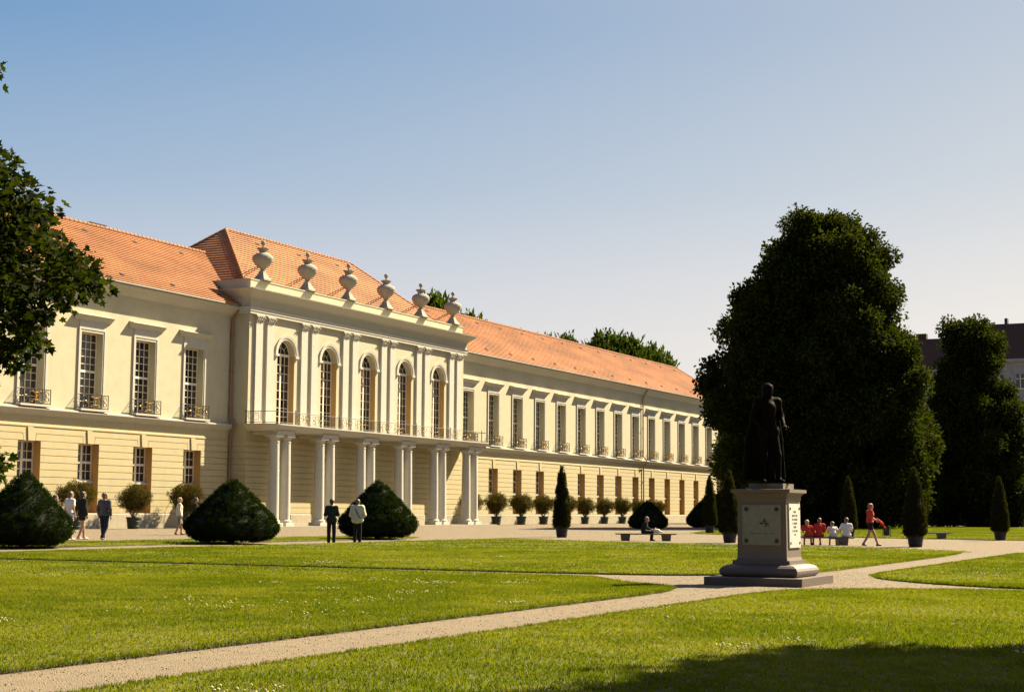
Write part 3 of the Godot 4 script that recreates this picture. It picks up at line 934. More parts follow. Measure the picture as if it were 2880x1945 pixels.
	ug[3].lathe([Vector2(0.07, 2.44), Vector2(0.055, 2.58), Vector2(0.10, 2.62), Vector2(0.165, 2.74), Vector2(0.165, 2.82), Vector2(0.12, 2.92), Vector2(0.001, 2.99)], Vector3.ZERO, 12)
	for i in 8:       # lobes of the collar
		var a := TAU * i / 8
		ug[2].lathe([Vector2(0.001, -0.07), Vector2(0.07, 0), Vector2(0.001, 0.07)], Vector3(cos(a) * 0.37, 2.36, sin(a) * 0.37), 6)
	var names := ["pedestal", "bowl", "collar", "finial"]
	var um := []
	for q in ug: um.append(q.mesh())
	var st := Geo.new()
	st.tube([Vector3(0.1, 1.1, -0.3), Vector3(0.1, 0.35, -2.0)], [0.028, 0.028], 6)
	st.tube([Vector3(-0.15, 1.1, -0.3), Vector3(-0.55, 0.3, -1.95)], [0.028, 0.028], 6)
	var stm := st.mesh()
	for p in pairs:
		var u := thing("stone_urn", ORD[pairs.find(p)] + " stone urn on the portico parapet counting from the left wing", "urn", Vector3(p, 16.93, PZ - 0.2), "stone urns along the portico parapet")
		u.rotation.y = 0.0
		u.scale = Vector3(1.0, 0.97, 1.0)
		for k in 4: put(names[k], um[k], M.urn, u)
		put("iron_stay", stm, M.iron, u)

func balcony_outline(bx0: float, bx1: float, bz: float) -> Array:     # [point, outward] from the left wall round to the right wall
	var out := [[Vector3(bx0, 0, PZ), Vector3(-1, 0, 0)]]
	var r := 1.1
	for i in 9:
		var a := PI * 0.5 * i / 8
		var d := Vector3(-cos(a), 0, sin(a))
		out.append([Vector3(bx0 + r, 0, bz - r) + d * r, d])
	for i in 3:
		var a := PI * 0.5 * i / 2
		var d := Vector3(sin(a), 0, cos(a))
		out.append([Vector3(bx1 - 0.15, 0, bz - 0.15) + d * 0.15, d])
	out.append([Vector3(bx1, 0, PZ), Vector3(1, 0, 0)])
	return out

# ---------------------------------------------------------------- lawns
var lawns := []
func lawn(pts: Array) -> void:
	var poly := PackedVector2Array()
	for p in pts: poly.append(Vector2(p[0], p[1]))
	if Geometry2D.is_polygon_clockwise(poly): poly.reverse()
	var g := Geo.new()
	var rim := Geo.new()
	var ix := Geometry2D.triangulate_polygon(poly)
	for i in range(0, ix.size(), 3):
		var a := Vector3(poly[ix[i]].x, LAWN_H, poly[ix[i]].y)
		var b := Vector3(poly[ix[i + 1]].x, LAWN_H, poly[ix[i + 1]].y)
		var c := Vector3(poly[ix[i + 2]].x, LAWN_H, poly[ix[i + 2]].y)
		if (b - a).cross(c - a).y > 0: g.tri(a, b, c)
		else: g.tri(a, c, b)
	for i in poly.size():
		var a := poly[i]
		var b := poly[(i + 1) % poly.size()]
		rim.quad(Vector3(b.x, 0, b.y), Vector3(a.x, 0, a.y), Vector3(a.x, LAWN_H, a.y), Vector3(b.x, LAWN_H, b.y))
	var l := structure(put("lawn", g.mesh(), M.soil, self))
	put("turf_edge", rim.mesh(), M.earth, l)
	lawns.append(poly)
func smooth(pts: Array, it := 2) -> Array:                    # round the corners of an outline
	for k in it:
		var out := []
		for i in pts.size():
			var a: Array = pts[i]
			var b: Array = pts[(i + 1) % pts.size()]
			var L := Vector2(a[0] - b[0], a[1] - b[1]).length()
			var t := minf(0.25, 0.9 / maxf(L, 0.01))
			out.append([lerpf(a[0], b[0], t), lerpf(a[1], b[1], t)]); out.append([lerpf(b[0], a[0], t), lerpf(b[1], a[1], t)])
		pts = out
	return pts
func in_view(p: Vector3, margin: float) -> bool:              # keep blades to the ground that can be seen from about here
	var d := p - cam_c
	var z := d.dot(cam_f)
	if z < 5.0: return false
	return absf(d.dot(cam_r)) < z * 0.335 + margin
func on_lawn(x: float, z: float) -> bool:
	for q in lawns:
		if Geometry2D.is_point_in_polygon(Vector2(x, z), q): return true
	return false
func make_lawns() -> void:
	lawn(smooth([[-12, 55.72], [23.2, 55.72], [24.1, 54.5], [25.2, 53.5], [26.4, 52.6], [26.6, 51], [26.6, 33.5], [-12, 33.5]]))
	lawn(smooth([[27.9, 33.5], [62.0, 33.5], [60, 36.0], [57.6, 40.5], [56.2, 44.6], [55.2, 48.6], [53.9, 52.2], [51.6, 54.9], [46, 55.4], [31, 55.6], [29.0, 54.6], [28.1, 53.4], [27.9, 52.0]]))
	lawn(smooth([[-16, 57.15], [23.2, 57.15], [24.3, 58.1], [25.0, 59.3], [25.3, 61], [25.3, 95], [-16, 95]]))
	lawn(smooth([[30.0, 56.9], [52, 56.85], [60, 62], [62, 95], [26.4, 95], [26.4, 60.4], [27.0, 59.2], [28.3, 57.8]]))
	lawn(smooth([[14, 25.4], [60, 25.2], [62, 27], [61, 29.6], [58, 30.3], [14, 30.3]]))
	lawn(smooth([[84, 34.0], [80.8, 39], [78.6, 44.2], [77.2, 48.4], [75.8, 54], [75, 95], [215, 95], [215, 40], [150, 27], [118, 29.5], [97, 30.6]]))
	# grass: tufts of blades, denser and finer close by
	var cols := [Color(0.165, 0.200, 0.021), Color(0.130, 0.172, 0.017), Color(0.202, 0.224, 0.027), Color(0.26, 0.24, 0.06)]
	var fn := FastNoiseLite.new()
	fn.seed = 5; fn.frequency = 0.22; fn.fractal_octaves = 3
	var fn2 := FastNoiseLite.new()
	fn2.seed = 15; fn2.frequency = 1.1; fn2.fractal_octaves = 2
	for lod in 3:
		var g := Geo.new()
		var r := RandomNumberGenerator.new()
		r.seed = 40 + lod
		var spread: float = [0.085, 0.17, 0.40][lod]
		var n: int = [30, 32, 36][lod]
		var hgt: float = [0.036, 0.036, 0.034][lod]
		var wid: float = [0.0042, 0.009, 0.022][lod]
		for i in n:
			var a := r.randf() * TAU
			var q := sqrt(r.randf()) * spread
			var p := Vector3(cos(a) * q, -0.01, sin(a) * q)
			var f := r.randf() * TAU
			var s := Vector3(cos(f), 0, sin(f)) * wid
			var lean := Vector3(r.randf_range(-1, 1), 0, r.randf_range(-1, 1)) * hgt * 0.9
			var top := p + Vector3(0, hgt * r.randf_range(0.5, 1.15), 0) + lean
			var mid := p.lerp(top, 0.55) + Vector3(0, hgt * 0.12, 0)
			var tone := r.randf_range(0.75, 1.2)
			g.col = Color(tone, tone * r.randf_range(0.95, 1.03), tone * 0.9)
			g.quad(p - s, p + s, mid + s * 0.8, mid - s * 0.8)
			g.tri(mid - s * 0.8, mid + s * 0.8, top)
		var near: float = [0.0, 27.0, 48.0][lod]
		var far: float = [28.5, 50.0, 150.0][lod]
		var step: float = [0.105, 0.20, 0.47][lod]
		var xf: Array[Transform3D] = []
		var cc := PackedColorArray()
		var x0 := 4.0
		while x0 < far:
			var zz := 24.0
			while zz < 75.0:
				var p := Vector3(x0 + r.randf() * step, LAWN_H, zz + r.randf() * step)
				zz += step
				var d := (p - cam_c).length()
				if d < near or d > far or not in_view(p, 5.0): continue
				if not on_lawn(p.x, p.z): continue
				var t := fn.get_noise_2d(p.x, p.z) * 1.2 + fn2.get_noise_2d(p.x, p.z) * 0.6 + fn.get_noise_2d(p.x * 0.3 + 90.0, p.z * 0.3) * 0.7
				var c: Color = (cols[1] * 0.88).lerp(cols[2], clampf(0.5 + t, 0, 1))
				if r.randf() < 0.12: c = cols[r.randi() % 4]
				var k := r.randf_range(0.8, 1.25)
				xf.append(Transform3D(Basis(Vector3.UP, r.randf() * TAU).scaled(Vector3(1, k * (1.0 - 0.35 * t), 1)), p))
				cc.append(c * r.randf_range(0.86, 1.12))
			x0 += step
		if lod < 2:       # ragged tufts that hang over the lawn edges
			for q in lawns:
				for i in q.size():
					var ea: Vector2 = q[i]
					var eb: Vector2 = q[(i + 1) % q.size()]
					var L := ea.distance_to(eb)
					var nn := int(L / (0.05 if lod == 0 else 0.10))
					for k in nn:
						var w := ea.lerp(eb, (k + r.randf()) / nn)
						var p := Vector3(w.x + r.randfn() * 0.025, LAWN_H - 0.004, w.y + r.randfn() * 0.025)
						var d := (p - cam_c).length()
						if d < near or d > far or not in_view(p, 4.0): continue
						xf.append(Transform3D(Basis(Vector3.UP, r.randf() * TAU).scaled(Vector3(0.6, r.randf_range(0.8, 1.5), 0.6)), p))
						cc.append(cols[1] * r.randf_range(0.6, 1.0))
		var mm := MultiMesh.new()
		mm.transform_format = MultiMesh.TRANSFORM_3D
		mm.use_colors = true
		mm.mesh = g.mesh()
		mm.instance_count = xf.size()
		for i in xf.size():
			mm.set_instance_transform(i, xf[i]); mm.set_instance_color(i, cc[i])
		var o := MultiMeshInstance3D.new()
		o.multimesh = mm
		o.material_override = M.grass
		o.name = numbered("grass")
		o.set_meta("kind", "stuff")
		tag(o, ["short mown grass of the lawns beside the gravel path", "short mown grass of the lawns around the monument", "short mown grass of the far lawns by the yews"][lod], "grass")
		add_child(o)
	# clover heads in patches
	var r := RandomNumberGenerator.new()
	r.seed = 91
	var g := Geo.new()
	g.lathe([Vector2(0.001, -0.008), Vector2(0.009, -0.003), Vector2(0.009, 0.004), Vector2(0.001, 0.010)], Vector3(0, 0.038, 0), 6)
	var xf: Array[Transform3D] = []
	for q in 420:
		var p := Vector3(r.randf_range(7, 62), LAWN_H, r.randf_range(32, 66))
		if not in_view(p, 1.0) or not on_lawn(p.x, p.z): continue
		if fn.get_noise_2d(p.x * 0.6 + 40.0, p.z * 0.6) < -0.05: continue
		var d := (p - cam_c).length()
		var rad := r.randf_range(0.1, 0.55) * (1.0 + d * 0.012)
		for k in int(r.randf_range(4, 26)):
			var a := r.randf() * TAU
			var w := p + Vector3(cos(a), 0, sin(a)) * rad * sqrt(r.randf())
			if not on_lawn(w.x, w.z): continue
			xf.append(Transform3D(Basis().scaled(Vector3.ONE * r.randf_range(0.7, 1.3)), w))
	var mm := MultiMesh.new()
	mm.transform_format = MultiMesh.TRANSFORM_3D
	mm.mesh = g.mesh()
	mm.instance_count = xf.size()
	for i in xf.size(): mm.set_instance_transform(i, xf[i])
	var o := MultiMeshInstance3D.new()
	o.multimesh = mm
	o.material_override = M.flower
	o.name = "clover_flowers"
	o.set_meta("kind", "stuff")
	tag(o, "scattered white clover flowers in the lawns", "flowers")
	add_child(o)
	# loose pebbles on the near path
	g = Geo.new()
	g.lathe([Vector2(0.001, -0.008), Vector2(0.012, 0.0), Vector2(0.008, 0.008), Vector2(0.001, 0.010)], Vector3.ZERO, 5)
	xf = []
	for k in 9000:
		var p := Vector3(r.randf_range(7, 32), 0.003, r.randf_range(53, 60))
		if not in_view(p, 0.5) or on_lawn(p.x, p.z): continue
		xf.append(Transform3D(Basis(Vector3.UP, r.randf() * TAU).scaled(Vector3(r.randf_range(0.3, 0.75), r.randf_range(0.2, 0.5), r.randf_range(0.3, 0.75))), p))
	mm = MultiMesh.new()
	mm.transform_format = MultiMesh.TRANSFORM_3D
	mm.mesh = g.mesh()
	mm.instance_count = xf.size()
	for i in xf.size(): mm.set_instance_transform(i, xf[i])
	o = MultiMeshInstance3D.new()
	o.multimesh = mm
	o.material_override = M.gravel
	o.name = "pebbles"
	o.set_meta("kind", "stuff")
	tag(o, "loose pebbles on the gravel path by the monument", "gravel")
	add_child(o)

# ---------------------------------------------------------------- foliage
func clump_mesh(sd: int, n: int, radius: float, leaf: float, width: float, ca: Color, cb: Color, droop := 0.0, flat := 1.0) -> ArrayMesh:
	var r := RandomNumberGenerator.new()
	r.seed = sd
	var g := Geo.new()
	for i in n:
		var d := Vector3(r.randfn(), r.randfn(), r.randfn()).normalized()
		var p := d * radius * pow(r.randf(), 0.5) * Vector3(1, flat, 1)
		var ax := (d * 0.7 + Vector3(r.randfn(), r.randfn() - droop, r.randfn()) * 0.6).normalized()
		var sd2 := ax.cross(Vector3(r.randfn(), r.randfn(), r.randfn())).normalized()
		var nn := ax.cross(sd2)
		var L := leaf * r.randf_range(0.65, 1.25)
		var w := width * r.randf_range(0.7, 1.2)
		g.col = ca.lerp(cb, r.randf())
		var mid := p + ax * L * 0.45 + nn * L * 0.08
		g.tri(p, mid + sd2 * w, p + ax * L); g.tri(p, p + ax * L, mid - sd2 * w)
	return g.mesh()

var clumps := {}
func tree_crown(shape: Array, kind: String, sd: int, per_m2: float, size: float) -> ArrayMesh:      # shape: list of [centre, radii]; leaf clumps cover the lobes, sparser inside
	var r := RandomNumberGenerator.new()
	r.seed = sd
	var st := SurfaceTool.new()
	st.begin(Mesh.PRIMITIVE_TRIANGLES)
	var vs: Array = clumps[kind]
	for L in shape:
		var c: Vector3 = L[0]
		var q: Vector3 = L[1]
		var area := 4.0 * PI * pow((pow(q.x * q.y, 1.6) + pow(q.x * q.z, 1.6) + pow(q.y * q.z, 1.6)) / 3.0, 1.0 / 1.6)
		var n := int(area * per_m2)
		for i in n:
			var d := Vector3(r.randfn(), r.randfn(), r.randfn()).normalized()
			var p := c + d * q * (r.randf_range(0.86, 1.08) if r.randf() < 0.75 else r.randf_range(0.35, 0.9))
			var deep := false
			for O in shape:
				if O != L and (((p - O[0]) / O[1]) as Vector3).length() < 0.72:
					deep = true
					break
			if deep and r.randf() < 0.8: continue
			var b := Basis.from_euler(Vector3(r.randf() * TAU, r.randf() * TAU, r.randf() * TAU)).scaled(Vector3.ONE * size * r.randf_range(0.7, 1.3))
			st.append_from(vs[r.randi() % vs.size()], 0, Transform3D(b, p))
	return st.commit()
func limb(g: Geo, r: RandomNumberGenerator, a: Vector3, b: Vector3, ra: float, rb: float) -> void:
	var pts := []
	var rad := []
	var side := Vector3(r.randfn(), r.randfn() * 0.3, r.randfn()) * (b - a).length() * 0.06
	for i in 6:
		var t := i / 5.0
		pts.append(a.lerp(b, t) + side * sin(t * PI)); rad.append(lerpf(ra, rb, t))
	g.tube(pts, rad, 7)

func make_clumps() -> void:
	clumps.big = []
	clumps.back = []
	clumps.left = []
	clumps.pot = []
	clumps.yew = []
	clumps.cone = []
	for i in 6:
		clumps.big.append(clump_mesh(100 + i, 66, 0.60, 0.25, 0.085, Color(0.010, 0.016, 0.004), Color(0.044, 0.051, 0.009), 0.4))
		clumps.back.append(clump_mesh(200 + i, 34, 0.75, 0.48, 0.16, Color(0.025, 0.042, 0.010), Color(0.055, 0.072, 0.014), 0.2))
		clumps.pot.append(clump_mesh(400 + i, 30, 0.15, 0.11, 0.017, Color(0.040, 0.038, 0.010), Color(0.11, 0.085, 0.020), -0.4))
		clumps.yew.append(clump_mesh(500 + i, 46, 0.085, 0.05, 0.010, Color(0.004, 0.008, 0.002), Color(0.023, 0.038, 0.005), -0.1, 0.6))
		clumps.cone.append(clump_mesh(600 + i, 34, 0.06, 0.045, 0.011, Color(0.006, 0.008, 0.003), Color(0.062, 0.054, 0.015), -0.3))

func scatter_on(prof: Array, kind: String, sd: int, per_m2: float, size: float, wob: float) -> ArrayMesh:     # clumps over a turned shape; prof: Vector2(radius, y)
	var r := RandomNumberGenerator.new()
	r.seed = sd
	var fn := FastNoiseLite.new()
	fn.seed = sd; fn.frequency = 1.3
	var st := SurfaceTool.new()
	st.begin(Mesh.PRIMITIVE_TRIANGLES)
	for i in prof.size() - 1:
		var a: Vector2 = prof[i]
		var b: Vector2 = prof[i + 1]
		var n := int(PI * (a.x + b.x) * (b - a).length() * per_m2)
		for k in n:
			var t := r.randf()
			var p := a.lerp(b, t)
			var f := r.randf() * TAU
			var w := 1.0 + fn.get_noise_3d(cos(f) * p.x * 1.3, p.y * 1.3, sin(f) * p.x * 1.3) * wob + r.randf_range(-0.02, 0.015)
			var pos := Vector3(cos(f) * p.x * w, p.y, sin(f) * p.x * w)
			var bs := Basis.from_euler(Vector3(r.randf() * TAU, r.randf() * TAU, r.randf() * TAU)).scaled(Vector3.ONE * size * r.randf_range(0.7, 1.3))
			st.append_from(clumps[kind][r.randi() % 6], 0, Transform3D(bs, pos))
	return st.commit()

func make_yews() -> void:
	var prof := [Vector2(0.75, 0.12), Vector2(1.12, 0.16), Vector2(1.38, 0.32), Vector2(1.48, 0.55), Vector2(1.42, 0.78), Vector2(1.20, 1.06), Vector2(0.90, 1.40), Vector2(0.58, 1.75), Vector2(0.28, 2.06), Vector2(0.10, 2.22), Vector2(0.01, 2.28)]
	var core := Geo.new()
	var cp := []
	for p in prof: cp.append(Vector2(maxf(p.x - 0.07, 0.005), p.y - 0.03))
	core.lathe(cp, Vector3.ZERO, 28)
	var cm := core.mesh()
	var fm := [scatter_on(prof, "yew", 31, 95.0, 1.0, 0.07), scatter_on(prof, "yew", 32, 95.0, 1.0, 0.09)]
	var tg := Geo.new()
	tg.tube([Vector3(0, -0.02, 0), Vector3(0.02, 0.5, 0)], [0.12, 0.1], 8)
	var tm := tg.mesh()
	var spots := [
		[62, 1538, 268, 208, "broad clipped yew cone whose flank hides two walking people"],
		[650, 1526, 258, 175, "broad clipped yew cone in the grass strip before the portico corner pipe"],
		[1062, 1514, 216, 160, "broad clipped yew cone behind the standing couple, before the portico columns"],
		[1823, 1488, 110, 80, "dark clipped yew cone behind the bench with the seated reader"],
		[1992, 1485, 118, 92, "dark clipped yew cone half hidden by a potted conical tree"]]
	for i in spots.size():
		var s: Array = spots[i]
		var P := gp(s[0], s[1], LAWN_H)
		var depth := (P - cam_c).dot(cam_f)
		var y := thing("yew_cone", s[4], "topiary", P, "clipped yew cones")
		var w: float = s[2] * depth / FOC / 2.96
		y.scale = Vector3(w, s[3] * depth / FOC / 2.26, w)
		y.rotation.y = i * 1.3
		put("foliage", fm[i % 2], M.leaf_yew, y)
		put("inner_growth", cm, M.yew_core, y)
		put("trunk", tm, M.bark, y)

func make_cones() -> void:
	var prof := [Vector2(0.30, 0.45), Vector2(0.41, 0.50), Vector2(0.42, 0.70), Vector2(0.40, 1.05), Vector2(0.345, 1.5), Vector2(0.275, 1.95), Vector2(0.19, 2.4), Vector2(0.10, 2.78), Vector2(0.01, 3.0)]
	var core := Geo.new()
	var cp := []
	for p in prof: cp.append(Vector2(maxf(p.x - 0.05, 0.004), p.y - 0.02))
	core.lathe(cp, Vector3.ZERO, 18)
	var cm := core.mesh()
	var fm := [scatter_on(prof, "cone", 61, 190.0, 1.0, 0.05), scatter_on(prof, "cone", 62, 190.0, 1.05, 0.08)]
	var pg := Geo.new()
	pg.lathe([Vector2(0.001, 0.0), Vector2(0.25, 0.0), Vector2(0.26, 0.04), Vector2(0.32, 0.42), Vector2(0.345, 0.43), Vector2(0.345, 0.50), Vector2(0.30, 0.50), Vector2(0.29, 0.46), Vector2(0.001, 0.46)], Vector3.ZERO, 16)
	var pm := pg.mesh()
	var hg := Geo.new()
	for y in [0.12, 0.32]:
		hg.lathe([Vector2(0.275 + y * 0.12, y), Vector2(0.285 + y * 0.12, y + 0.015), Vector2(0.28 + y * 0.12, y + 0.03)], Vector3.ZERO, 16)
	var hm := hg.mesh()
	var tg := Geo.new()
	tg.tube([Vector3(0, 0.42, 0), Vector3(0, 0.9, 0)], [0.05, 0.04], 7)
	var tm := tg.mesh()
	var spots := [
		[1580, 1511, 201, "slim potted conical tree between the round shrubs and the bench with the reader"],
		[1997, 1500, 163, "slim potted conical tree standing in front of a dark yew cone"],
		[2053, 1526, 202, "slim potted conical tree close beside the statue pedestal"],
		[2389, 1511, 169, "slim potted conical tree behind the end of the bench with four sitters"],
		[2576, 1538, 224, "slim potted conical tree covering one end of the empty bench"],
		[2815, 1519, 177, "slim potted conical tree standing apart beyond the empty bench"]]
	for i in spots.size():
		var s: Array = spots[i]
		var P := gp(s[0], s[1], 0.0)
		var depth := (P - cam_c).dot(cam_f)
		var y := thing("potted_cone_tree", s[3], "potted tree", P, "potted conical trees around the gravel court")
		y.scale = Vector3(0.92, s[2] * depth / FOC / 3.0, 0.92)
		y.rotation.y = i * 2.1
		put("foliage", fm[i % 2], M.leaf_yew, y)
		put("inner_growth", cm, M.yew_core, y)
		put("trunk", tm, M.bark, y)
		var pot := put("pot", pm, M.pot_dark, y)
		put("hoop", hm, M.iron, pot)

func make_pot_shrubs() -> void:
	var r := RandomNumberGenerator.new()
	r.seed = 77
	var variants := []
	for q in 3:
		var st := SurfaceTool.new()
		st.begin(Mesh.PRIMITIVE_TRIANGLES)
		var wood := Geo.new()
		for k in 9:
			var a := TAU * k / 9 + r.randf()
			var top := Vector3(cos(a) * r.randf_range(0.25, 0.75), r.randf_range(1.7, 2.3), sin(a) * r.randf_range(0.25, 0.75))
			limb(wood, r, Vector3(cos(a) * 0.05, 0.7, sin(a) * 0.05), top, 0.028, 0.010)
		for k in 340:
			var d := Vector3(r.randfn(), r.randfn(), r.randfn()).normalized()
			var p := Vector3(0, 1.85, 0) + d * Vector3(1.0, 0.92, 1.0) * pow(r.randf(), 0.35) * r.randf_range(0.8, 1.04)
			p.x *= 0.55 + 0.45 * smoothstep(0.9, 1.7, p.y)
			p.z *= 0.55 + 0.45 * smoothstep(0.9, 1.7, p.y)
			st.append_from(clumps.pot[r.randi() % 6], 0, Transform3D(Basis.from_euler(Vector3(r.randf_range(-0.5, 0.5), r.randf() * TAU, r.randf_range(-0.5, 0.5))).scaled(Vector3.ONE * r.randf_range(0.8, 1.3)), p))
		variants.append([st.commit(), wood.mesh()])
	var pg := Geo.new()
	pg.lathe([Vector2(0.001, 0.0), Vector2(0.30, 0.0), Vector2(0.31, 0.05), Vector2(0.37, 0.62), Vector2(0.40, 0.64), Vector2(0.40, 0.74), Vector2(0.35, 0.74), Vector2(0.34, 0.68), Vector2(0.001, 0.68)], Vector3.ZERO, 16)
	var pm := pg.mesh()
	var hg := Geo.new()
	for y in [0.15, 0.45]:
		hg.lathe([Vector2(0.325 + y * 0.1, y), Vector2(0.338 + y * 0.1, y + 0.02), Vector2(0.33 + y * 0.1, y + 0.04)], Vector3.ZERO, 16)
	var hm := hg.mesh()
	var xs := [[69.6, 1.02, 0], [74.7, 0.98, 0], [79.7, 1.0, 0]]
	for i in 10:
		xs.append([118.2 + BAY * i, 1.0 - 0.012 * i, 1])
	for i in xs.size():
		var q: Array = xs[i]
		var s := thing("potted_shrub", ["round tub shrub behind the walkers in white and black", "round tub shrub standing free beside the person in grey jumper", "round tub shrub behind the fair haired person in cream"][i] if q[2] == 0 else ORD[i - 3] + " round tub shrub along the wall past the portico columns", "potted shrub", Vector3(q[0], 0, 1.75 + r.randf_range(-0.15, 0.15)), "tub shrubs by the left windows" if q[2] == 0 else "tub shrubs along the wall past the portico")
		var k: float = q[1] * r.randf_range(0.94, 1.04)
		s.scale = Vector3(k * 1.2, k * 1.03, k * 1.2)
		s.rotation.y = r.randf() * TAU
		var v: Array = variants[i % 3]
		put("foliage", v[0], M.leaf_pot, s)
		put("branches", v[1], M.bark, s)
		var pot := put("tub", pm, M.pot_green, s)
		put("hoop", hm, M.iron, pot)

func tree_from_outline(rows: Array, axis: Vector3, depth: float, sd: int, r_lobe: float) -> Array:      # rows: [photograph y, left x, right x]; lobes ringed round the axis at each height
	var r := RandomNumberGenerator.new()
	r.seed = sd
	var out := []
	for q in rows:
		var L := cam_c + ray(q[1], q[0]) * depth
		var R := cam_c + ray(q[2], q[0]) * depth
		var c := (L + R) * 0.5
		var w := (R - L).length() * 0.5
		var lr := minf(r_lobe, w * 0.8)
		var n := maxi(2, int(TAU * maxf(w - lr * 0.6, 0.1) / (lr * 1.25)))
		for k in n:
			var a := TAU * k / n + r.randf() * 0.9
			var lq := lr * r.randf_range(0.55, 1.2)
			var rr := maxf(w - lq, 0.0) * r.randf_range(0.80, 1.08)
			var p := Vector3(c.x + cos(a) * rr, c.y + r.randf_range(-1.0, 1.0) * lr * 0.35, c.z + sin(a) * rr) - axis
			out.append([p, Vector3(lq, lq * r.randf_range(0.6, 0.85), lq)])
			for j in 2:      # sprays that break the outline
				var e := Vector3(cos(a + r.randf_range(-0.5, 0.5)), r.randf_range(-0.5, 0.7), sin(a + r.randf_range(-0.5, 0.5))).normalized()
				var sq := r.randf_range(0.28, 0.5) * lq
				out.append([p + e * lq * r.randf_range(0.85, 1.12), Vector3(sq, sq * 0.7, sq)])
	return out

func make_trees() -> void:
	var r := RandomNumberGenerator.new()
	r.seed = 12
	var S := 1.2392
	# the great tree
	var depth := 126.0
	var base := cam_c + ray(1880 * S, 1447) * depth
	base.y = LAWN_H
	var rows := []
	for q in [[546, 1838, 1950], [578, 1775, 1992], [618, 1745, 2024], [655, 1706, 2030], [715, 1676, 2034], [775, 1660, 2052], [840, 1636, 2080], [905, 1628, 2100], [970, 1648, 2112], [1035, 1690, 2112], [1095, 1735, 2090], [1140, 1760, 2075]]:
		rows.append([q[0] * S, q[1] * S, q[2] * S])
	var lobes := tree_from_outline(rows, base, depth, 5, 2.7)
	for k in 5:      # the middle of the crown
		lobes.append([Vector3(r.randf_range(-2, 2), 6.0 + k * 1.8, r.randf_range(-2, 2)), Vector3(4.2, 2.6, 4.2) * (1.0 if k < 6 else 0.6)])
	var t := thing("great_tree", "huge dark broad leaved tree on the far lawn behind the statue", "tree", base)
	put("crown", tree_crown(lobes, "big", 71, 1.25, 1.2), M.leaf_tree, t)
	var g := Geo.new()
	g.tube([Vector3(0, -0.1, 0), Vector3(0.1, 0.6, 0), Vector3(0, 4, 0), Vector3(0.3, 12, 0.2), Vector3(0, 21, 0)], [0.95, 0.68, 0.58, 0.4, 0.08], 10)
	for k in 14:
		var a := r.randf() * TAU
		var y := 3.0 + k * 1.1
		limb(g, r, Vector3(0, y, 0), Vector3(cos(a) * 6.0, y + 2.2, sin(a) * 6.0), 0.26, 0.05)
	put("trunk", g.mesh(), M.bark, t)
	# the slimmer tree before the houses
	depth = 150.0
	base = cam_c + ray(2215 * S, 1447) * depth
	base.y = LAWN_H
	rows = []
	for q in [[748, 2175, 2245], [790, 2150, 2268], [840, 2135, 2275], [890, 2128, 2290], [945, 2112, 2322], [1000, 2108, 2345], [1060, 2105, 2325], [1120, 2112, 2335], [1160, 2125, 2325]]:
		rows.append([q[0] * S, q[1] * S, q[2] * S])
	t = thing("slender_tree", "slimmer leafy tree in front of the dark roofed town houses", "tree", base)
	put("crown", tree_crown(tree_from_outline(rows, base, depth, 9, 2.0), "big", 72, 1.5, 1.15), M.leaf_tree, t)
	g = Geo.new()
	g.tube([Vector3(0, -0.1, 0), Vector3(0, 4, 0), Vector3(0.2, 10, 0), Vector3(0, 17, 0)], [0.5, 0.36, 0.25, 0.05], 9)
	for k in 9:
		var a := r.randf() * TAU
		limb(g, r, Vector3(0, 3.0 + k * 1.4, 0), Vector3(cos(a) * 2.6, 4.2 + k * 1.4, sin(a) * 2.6), 0.13, 0.03)
	put("trunk", g.mesh(), M.bark, t)
	# generic crown used behind the roofs and in the dark thicket at the far side of the lawn
	var gen := []
	for k in 16:
		var a := r.randf() * TAU
		var q := r.randf()
		gen.append([Vector3(cos(a) * 3.2 * (1.0 - q * 0.55), 6.0 + q * 8.5, sin(a) * 3.2 * (1.0 - q * 0.55)), Vector3(2.1, 1.7, 2.1) * r.randf_range(0.75, 1.15)])
	gen.append([Vector3(0, 9, 0), Vector3(3.0, 4.5, 3.0)])
	gen.append([Vector3(0.3, 14.2, 0), Vector3(1.7, 1.5, 1.7)])
	var gm := tree_crown(gen, "back", 73, 1.05, 1.0)
	var tg := Geo.new()
	tg.tube([Vector3(0, -0.1, 0), Vector3(0.1, 4, 0), Vector3(0, 13, 0)], [0.42, 0.3, 0.06], 8)
	for k in 8:
		var a := r.randf() * TAU
		limb(tg, r, Vector3(0, 4.0 + k, 0), Vector3(cos(a) * 2.6, 5.5 + k, sin(a) * 2.6), 0.12, 0.03)
	var tm := tg.mesh()
	var back := [     # photograph x and top y (2324 wide view), width scale
		[982, 648, 1.0], [1062, 694, 0.9], [1165, 738, 0.8], [1240, 748, 0.75], [1290, 745, 0.85], [1375, 738, 1.0], [1425, 748, 0.9], [1475, 770, 1.05]]
	for q in back:
		var z := -24.0 + r.randf_range(-4, 4)
		var d := ray(q[0] * S, q[1] * S)
		var P := cam_c + d * ((z - cam_c.z) / d.z)
		var o := thing("background_tree", ORD[back.find(q)] + " tree crown above the palace roof ridge counting from the urns", "tree", Vector3(P.x, 0, P.z), "trees behind the palace roof")
		var k := P.y / 16.6
		o.scale = Vector3(q[2] * k * 0.62, k, q[2] * k * 0.62)
		o.rotation.y = r.randf() * TAU
		put("crown", gm, M.leaf_tree, o); put("trunk", tm, M.bark, o)
